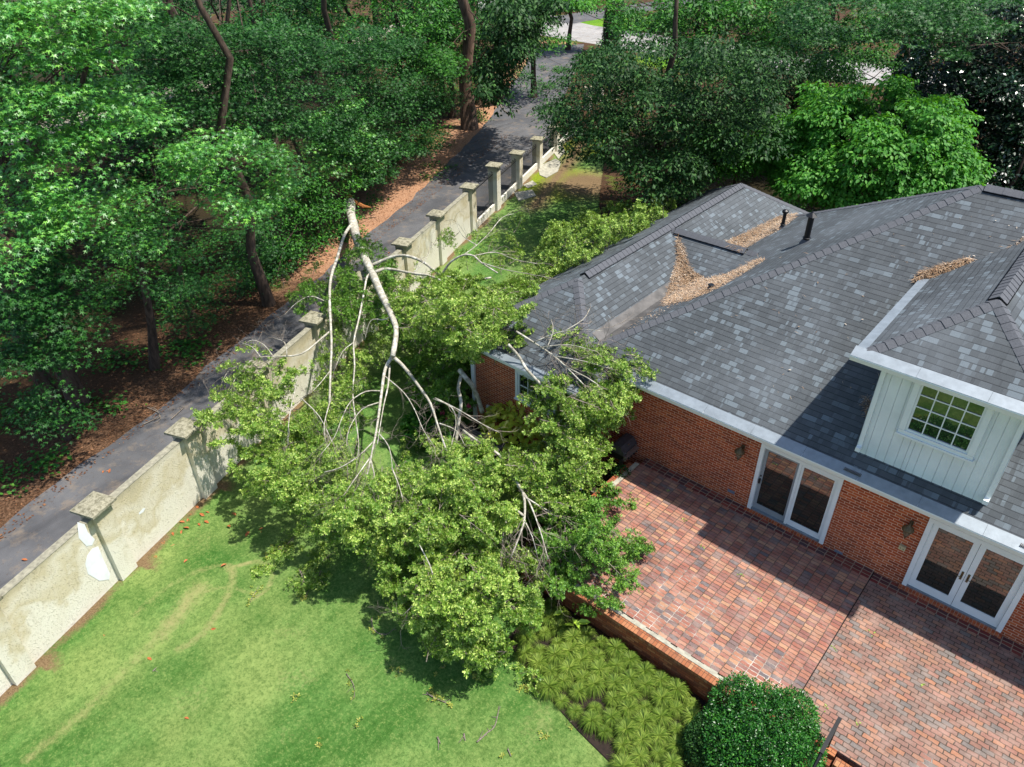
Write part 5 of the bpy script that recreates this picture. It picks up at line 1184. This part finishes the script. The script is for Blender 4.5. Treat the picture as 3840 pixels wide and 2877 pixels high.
# liriope clumps in the bed
def lir_mesh(k):
    n = 520; a = rng.random(n) * 2 * math.pi; L_ = .25 * (.65 + .5 * rng.random(n)); t0 = rng.random(n) ** .6; vs_ = []; fs_ = []
    for i in range(n):
        dx, dy = math.cos(a[i]), math.sin(a[i]); w_ = .0035; s = (-dy * w_, dx * w_); l = L_[i]; o = t0[i]
        P = [(.03 * dx, .03 * dy, 0), (dx * l * .30 * o, dy * l * .30 * o, l * .62), (dx * l * (.35 + .45 * o), dy * l * (.35 + .45 * o), l * (1.0 - .38 * o)), (dx * l * (.45 + .75 * o), dy * l * (.45 + .75 * o), l * (1.05 - .98 * o))]
        b = len(vs_)
        for j, p in enumerate(P):
            ww = (1, 1, .8, .15)[j]; vs_ += [(p[0] - s[0] * ww, p[1] - s[1] * ww, p[2]), (p[0] + s[0] * ww, p[1] + s[1] * ww, p[2])]
        for j in range(3): fs_.append((b + 2 * j, b + 2 * j + 1, b + 2 * j + 3, b + 2 * j + 2))
    me = bpy.data.meshes.new('liriope_clump'); me.from_pydata(vs_, [], fs_); me.materials.append(MAT['lirio']); return me
LM = [lir_mesh(i) for i in range(4)]; bedp = [(-7.05, 9.25), (-6.95, 8.0), (-6.5, 7.7), (-5.52, 7.4), (-4.63, 7.2), (-3.64, 7.08), (-2.2, 6.95), (-2.2, 8.3), (-3.0, 9.35)]
lp = []; j = 0; yv = 7.1
while yv < 9.4:
    xv = -7.0 + (.19 if j % 2 else 0)
    while xv < -2.1:
        x, y = xv + random.uniform(-.06, .06), yv + random.uniform(-.05, .05)
        if inpoly(x, y, bedp) and math.hypot(x - bc[0], y - bc[1]) > .85: lp.append((x, y))
        xv += .385
    yv += .345; j += 1
lab = {'e': 'grassy liriope clump at the lawn edge of the bed', 'm': 'grassy liriope clump in the middle of the bed', 'w': 'grassy liriope clump at the foot of the brick retaining wall'}
for i, (x, y) in enumerate(lp):
    ey = np.interp(x, [p[0] for p in bedp[:7]][1:], [p[1] for p in bedp[:7]][1:]); z_ = 'w' if y > 8.95 else 'e' if y - ey < .38 else 'm'
    o = bpy.data.objects.new('liriope_clump', LM[i % 4]); C.objects.link(o); o.location = (x, y, GZ + .04); o.rotation_euler = (random.uniform(-.1, .1), random.uniform(-.1, .1), random.uniform(0, 6.28)); s = random.uniform(.7, 1.25); o.scale = (s, s, s * random.uniform(.85, 1.1))
    tag(o, lab[z_], 'grass clump', {'e': 'liriope clumps along the lawn edge', 'm': 'liriope clumps in the middle of the bed', 'w': 'liriope clumps along the retaining wall'}[z_])

# ------------------------------------------------------------------ grill, bench, path light, street things
gc_ = G(1346, 962, .45)[:2]; gr = empty('gas_grill', (gc_[0], gc_[1], GZ), 'grey gas grill on a single post at the left end of the patio', 'grill')
x, y, z = gc_[0], gc_[1], .28
m = MB(); m.box(x - .05, x + .05, y - .05, y + .05, GZ, z - .1); m.build('post', 'steel', gr, bevel=.006)
def profx(prof, y0, y1, m):
    n = len(prof)
    for i in range(n): a, b = prof[i], prof[(i + 1) % n]; m.poly([(a[0], y0, a[1]), (a[0], y1, a[1]), (b[0], y1, b[1]), (b[0], y0, b[1])])
    m.poly([(a[0], y0, a[1]) for a in prof]); m.poly([(a[0], y1, a[1]) for a in prof][::-1])
m = MB(); profx([(x - .2, z - .1), (x + .16, z - .1), (x + .24, z + .09), (x - .24, z + .09)], y - .31, y + .31, m); m.build('firebox', 'black', gr, bevel=.02)
m = MB(); profx([(x - .25, z + .093), (x + .25, z + .093), (x + .235, z + .2), (x + .12, z + .35), (x - .10, z + .37), (x - .235, z + .24)], y - .33, y + .33, m); ld_ = m.build('lid', 'grill', gr, bevel=.025)
m = MB(); m.tube([(x + .24, y - .25, z + .17), (x + .29, y - .25, z + .18), (x + .29, y + .25, z + .18), (x + .24, y + .25, z + .17)], .012, 6); m.build('handle', 'steel', ld_)
m = MB(); m.box(x + .125, x + .2, y - .045, y + .045, z + .285, z + .293); m.build('gauge', 'steel', ld_)
m = MB(); profx([(x + .252, z - .06), (x + .30, z - .06), (x + .34, z + .07), (x + .252, z + .085)], y - .33, y + .33, m); m.build('control_panel', 'steel', gr, bevel=.006)
for q in (-.2, -.07, .07, .2):
    m = MB(); m.tube([(x + .315, y + q, z + .0), (x + .355, y + q, z + .0)], .022, 10); m.build('knob', 'black', gr)
b0, b1 = G(962, 925, -.25), G(1085, 985, -.25); bn = empty('bench', (b0 + b1) / 2 - [0, 0, .45], 'weathered grey slatted bench half buried under the fallen branches', 'bench')
d_ = norm(b1 - b0); s_ = np.array([-d_[1], d_[0], 0]); d3 = d_
def BT(p): q = b0 + d3 * p[0] + s_ * p[1]; return (q[0], q[1], -.25 + p[2])
Lb = 2.0
m = MB()
for i in range(5): m.box(0, Lb, i * .095, i * .095 + .08, 0, .025, BT)
m.build('seat', 'wood', bn, bevel=.004)
for xx in (.12, Lb - .2):
    for yy in (.02, .4):
        m = MB(); m.box(xx, xx + .07, yy - .0, yy + .05, -.45, -.002, BT); m.build('leg', 'wood', bn)
pl = G(1253, 1066, .15); tp = empty('path_light', (pl[0], pl[1], GZ), 'thin green path light post with a white cap standing among the branches', 'path light')
m = MB(); m.tube([(pl[0], pl[1], GZ), (pl[0], pl[1], .3)], .02, 8); m.build('post', 'ivy', tp); m = MB(); m.lathe((pl[0], pl[1], .3), [(.03, 0), (.045, .02), (.03, .05), (.01, .06)], 12); m.build('cap', 'white', tp)
# gate post and lamp by the fence corner, chain link gate in the straw strip
lp_ = G(1235, 262); t = empty('lamp_post', lp_, 'thin grey lamp post in the pine straw where the iron fence turns', 'lamp post')
m = MB(); m.tube([lp_, lp_ + [0, 0, 1.9]], .04, 8); m.build('post', 'steel', t); m = MB(); m.lathe(tuple(lp_ + [0, 0, 1.9]), [(.05, 0), (.13, .12), (.15, .3), (.16, .32), (.05, .45), (.01, .5)], 10); m.build('lantern', 'steel', t)
ga, gb, gc2 = G(1056, 228), G(1100, 180), G(1058, 222)
gt = empty('chain_link_gate', ga, 'small chain link gate standing open in the straw beside the pine', 'gate')
m = MB(); dd = norm(gb - ga)
for q in (0, 2.6): m.tube([ga + dd * q, ga + dd * q + [0, 0, 1.25]], .03, 6)
m.tube([ga + [0, 0, 1.22], ga + dd * 2.6 + [0, 0, 1.22]], .025, 6); m.build('gate_frame', 'steel', gt)
m = MB()
for i in range(18):
    a = ga + dd * (i * .145) ; m.tube([a, a + dd * .6 + [0, 0, 1.2]] if i < 14 else [a, a + dd * (2.6 - i * .145) + [0, 0, (2.6 - i * .145) * 2]], .005, 3); a2 = ga + dd * (i * .145); m.tube([a2, a2 - dd * min(.6, i * .145) + [0, 0, min(1.2, i * .29)]], .005, 3)
m.build('mesh', 'steel', gt)
mb_ = G(1180, 27); t = empty('mailbox', mb_, 'small pale sign post on the grass across the street', 'sign')
m = MB(); m.tube([mb_, mb_ + [0, 0, .9]], .04, 6); m.build('post', 'wood', t); m = MB(); m.box(mb_[0] - .3, mb_[0] + .3, mb_[1] - .03, mb_[1] + .03, GZ + .7, GZ + 1.25); m.build('board', 'white', t, bevel=.02)
# ------------------------------------------------------------------ debris on the roofs
def mound(poly, n, mats, th=.05, L_=.16):
    P = []
    for (x, y) in sample(poly, n):
        p = roofhit(x, y)
        if p is None: continue
        P.append((p[0], p[1], roofz(p[0], p[1]) + .012 + random.random() * th * min(1, edged(poly, x, y) / 10)))
    return np.array(P)
def debris(name, label, poly, n, th=.05):
    P = mound(poly, n, None, th); k = len(P); m_ = k * 2 // 3
    D = rng.normal(size=(k, 3)) * np.array([1, 1, .18]); Nn = np.array([0, 0, 1]) + rng.normal(size=(k, 3)) * .3
    o = leafmesh(name, 'narrow', P[:m_], D[:m_], Nn[:m_], .14 * (.6 + .8 * rng.random(m_)), 'needle', None, P[0])
    V = o.data; o['kind'] = 'stuff'
    o2 = leafmesh('dry_leaves', 'rhomb', P[m_:], D[m_:], Nn[m_:], .06 * (.6 + .8 * rng.random(k - m_)), 'litter', None, P[0]); o2['kind'] = 'stuff'
TM['narrow2'] = TM['narrow']
TM['narrow'] = (np.array([(0, 0, 0), (.028, .5, .03), (0, 1, -.02), (-.028, .5, .03)]), [[0, 1, 2, 3]])
debris('pine_straw', '', [(1463, 505), (1480, 545), (1490, 580), (1525, 605), (1580, 590), (1640, 558), (1655, 562), (1560, 620), (1490, 650), (1432, 662), (1436, 640), (1450, 600), (1462, 560)], 11000)
debris('pine_straw', '', [(1568, 522), (1620, 498), (1680, 468), (1720, 460), (1722, 470), (1680, 500), (1640, 520), (1600, 545), (1575, 535)], 6500)
debris('pine_straw', '', [(1970, 612), (1985, 592), (2030, 575), (2090, 560), (2108, 562), (2060, 585), (2010, 602), (1980, 612)], 2600)
debris('pine_straw', '', [(2160, 555), (2212, 510), (2212, 525), (2175, 560)], 160, .02)
debris('pine_straw', '', [(1862, 880), (1872, 850), (1880, 870), (1872, 905)], 160, .04)
debris('pine_straw', '', [(1440, 650), (1490, 620), (1500, 640), (1400, 700), (1330, 725)], 160, .02)
debris('pine_straw', '', [(1500, 600), (2200, 440), (2212, 800), (2000, 850), (1700, 900), (1400, 760)], 150, .01)
# ------------------------------------------------------------------ twigs and leaves on the lawn and driveway
def stick(label, nodes, r, group=None, mat='twig', leaves=0):
    P = smoothp([G(x, y, GZ + .045) for x, y in nodes]); k = len(P); m = MB(); m.tube(P, [r * (1 - .6 * i / (k - 1)) for i in range(k)], 5)
    for i in range(1, k - 1, 2):
        if leaves >= 0: e = P[i] + norm(P[i + 1] - P[i - 1] + rng.normal(size=3) * .6) * random.uniform(.08, .25) * np.array([1, 1, .2]); m.tube([P[i], e], [r * .5, r * .2], 4)
    o = m.build('fallen_branch', mat, None, base=P[0], smooth=True); tag(o, label, 'branch', group)
    if leaves > 0:
        Q = np.array([P[random.randrange(k)] + rng.normal(size=3) * np.array([.08, .08, .01]) for _ in range(leaves)]); kk = len(Q); Nn = np.array([0, 0, 1.]) + rng.normal(size=(kk, 3)) * .3
        leafmesh('leaves', 'tuft4', Q, rng.normal(size=(kk, 3)), Nn, np.full(kk, .075), 'oakdead', o)
stick('curved forked dead branch on the lawn below the liriope bed', [(1030, 1603), (1045, 1590), (1052, 1583), (1068, 1570), (1076, 1540), (1078, 1525)], .018)
stick('short broken stick on the lawn left of the forked dead branch', [(1002, 1585), (1005, 1600)], .022)
stick('short broken stub of wood lying nearest the bottom of the lawn', [(945, 1592), (951, 1606)], .022)
stick('pale stick with green leaves on the lawn in front of the fallen crown', [(922, 1497), (940, 1508), (964, 1518)], .02, leaves=16)
stick('long bent bare stick just left of the lowest part of the fallen crown', [(803, 1335), (805, 1355), (816, 1367), (834, 1371), (855, 1355)], .014, leaves=4)
stick('thin bowed stick on the open lawn with a sprig at its foot', [(748, 1455), (764, 1480), (766, 1508)], .010, leaves=8)
stick('little forked stick at the bottom centre of the lawn', [(1097, 1618), (1104, 1634)], .016, leaves=3)
stick('thin grey twig near the pale worn track on the lawn', [(330, 1450), (338, 1442)], .014)
stick('dead branched stick lying on the driveway by the second pillar', [(307, 918), (335, 905), (345, 900), (338, 885), (325, 880)], .02)
stick('forked bare stick at the driveway edge behind the garden wall', [(318, 880), (340, 890), (347, 905), (330, 915)], .016)
stick('bare stick on the driveway behind the wall panel', [(370, 905), (392, 885), (398, 878)], .02)
stick('weathered branch lying in the straw next to the tall pine', [(1080, 225), (1088, 238), (1103, 247)], .05)
stick('sprig of oak leaves on the lawn under the fallen crown', [(660, 1290), (672, 1262)], .008, leaves=18)
stick('sprig of oak leaves at the edge of the liriope bed', [(1135, 1490), (1150, 1470)], .008, leaves=18)
stick('leafy sprig lying on the lawn beneath the left of the fallen crown', [(580, 1195), (620, 1180)], .01, leaves=26)
stick('leafy twig lying along the worn arc in the lawn', [(540, 1300), (560, 1265)], .01, leaves=8)
for i, (x, y) in enumerate(((770, 1570), (1180, 1590), (690, 1610), (640, 1500), (1230, 1560), (860, 1450), (1035, 1455), (960, 1440))):
    stick(['tiny leaf sprig scattered on the lawn'][0], [(x, y), (x + random.uniform(-10, 10), y + random.uniform(-8, 8))], .006, 'tiny leaf sprigs scattered on the lawn', leaves=4)
lm = bpy.data.meshes.new('fallen_leaf'); lm.from_pydata([(0, 0, .0), (.03, .05, .018), (.022, .1, .014), (0, .14, .0), (-.022, .1, .02), (-.03, .05, .016)], [], [[0, 1, 2, 3], [0, 3, 4, 5]]); lm.materials.append(MAT['brownleaf'])
def leafdrop(pts, label, grp, s=1.0, z=GZ + .03):
    for (x, y) in pts:
        p = G(x, y, z); o = bpy.data.objects.new('fallen_leaf', lm); C.objects.link(o); o.location = tuple(p); o.rotation_euler = (random.uniform(-.4, .4), random.uniform(-.5, .5), random.uniform(0, 6.28)); q = s * random.uniform(.8, 1.25); o.scale = (q, q, q); tag(o, label, 'leaf', grp)
leafdrop([(405, 1208), (392, 1145), (400, 1128), (428, 1130), (441, 1125), (442, 1115), (443, 1105), (415, 1110), (405, 1120), (368, 1180), (355, 1175), (372, 1150), (395, 1140), (490, 1218), (430, 1098), (380, 1112), (500, 1108), (492, 1135), (530, 1160), (340, 1205)], 'curled brown leaf on the lawn beside the second pillar', 'brown leaves scattered on the lawn by the garden wall', 1.25)
leafdrop([(565, 1150), (570, 1140), (318, 1420), (225, 1375), (398, 1550), (255, 1165), (455, 1360)], 'single brown leaf out on the open lawn', 'brown leaves out on the open lawn', .9)
leafdrop([(222, 1022), (228, 1018), (235, 1022), (60, 1210), (865, 655), (828, 556), (832, 560), (820, 552), (843, 545)], 'brown leaf lying on the driveway', 'brown leaves on the driveway', 1.2, GZ + .02)
MAT['bgl'] = MAT['greenleaf']; lm = lm.copy(); lm.materials.clear(); lm.materials.append(MAT['greenleaf'])
leafdrop([(1120, 1390), (1235, 1335), (1245, 1345), (1195, 1330), (1240, 1352)], 'big pale green leaf fallen at the top of the liriope bed', 'big green leaves at the top of the bed', 2.2, GZ + .35)

for i, (x, y) in enumerate(((1442, 1060), (1400, 1090), (1475, 1120), (1600, 1240), (1645, 1295), (1760, 1300), (1850, 1190), (1910, 1235), (1800, 1400), (1880, 1365), (2010, 1300), (1780, 1530), (1850, 1560), (1520, 1180), (1990, 1480))):
    c = G(x, y, .01 if x < 1760 else -.025); k = 5; P = c + rng.normal(size=(k, 3)) * np.array([.04, .04, .002])
    o = leafmesh('leaf_sprig', 'rhomb', P, rng.normal(size=(k, 3)) * [1, 1, .1], np.array([0, 0, 1]) + rng.normal(size=(k, 3)) * .4, np.full(k, .055), 'oak', None, c); tag(o, 'tiny green leaf sprig lying on the brick patio', 'leaf', 'tiny leaf sprigs on the brick patio')
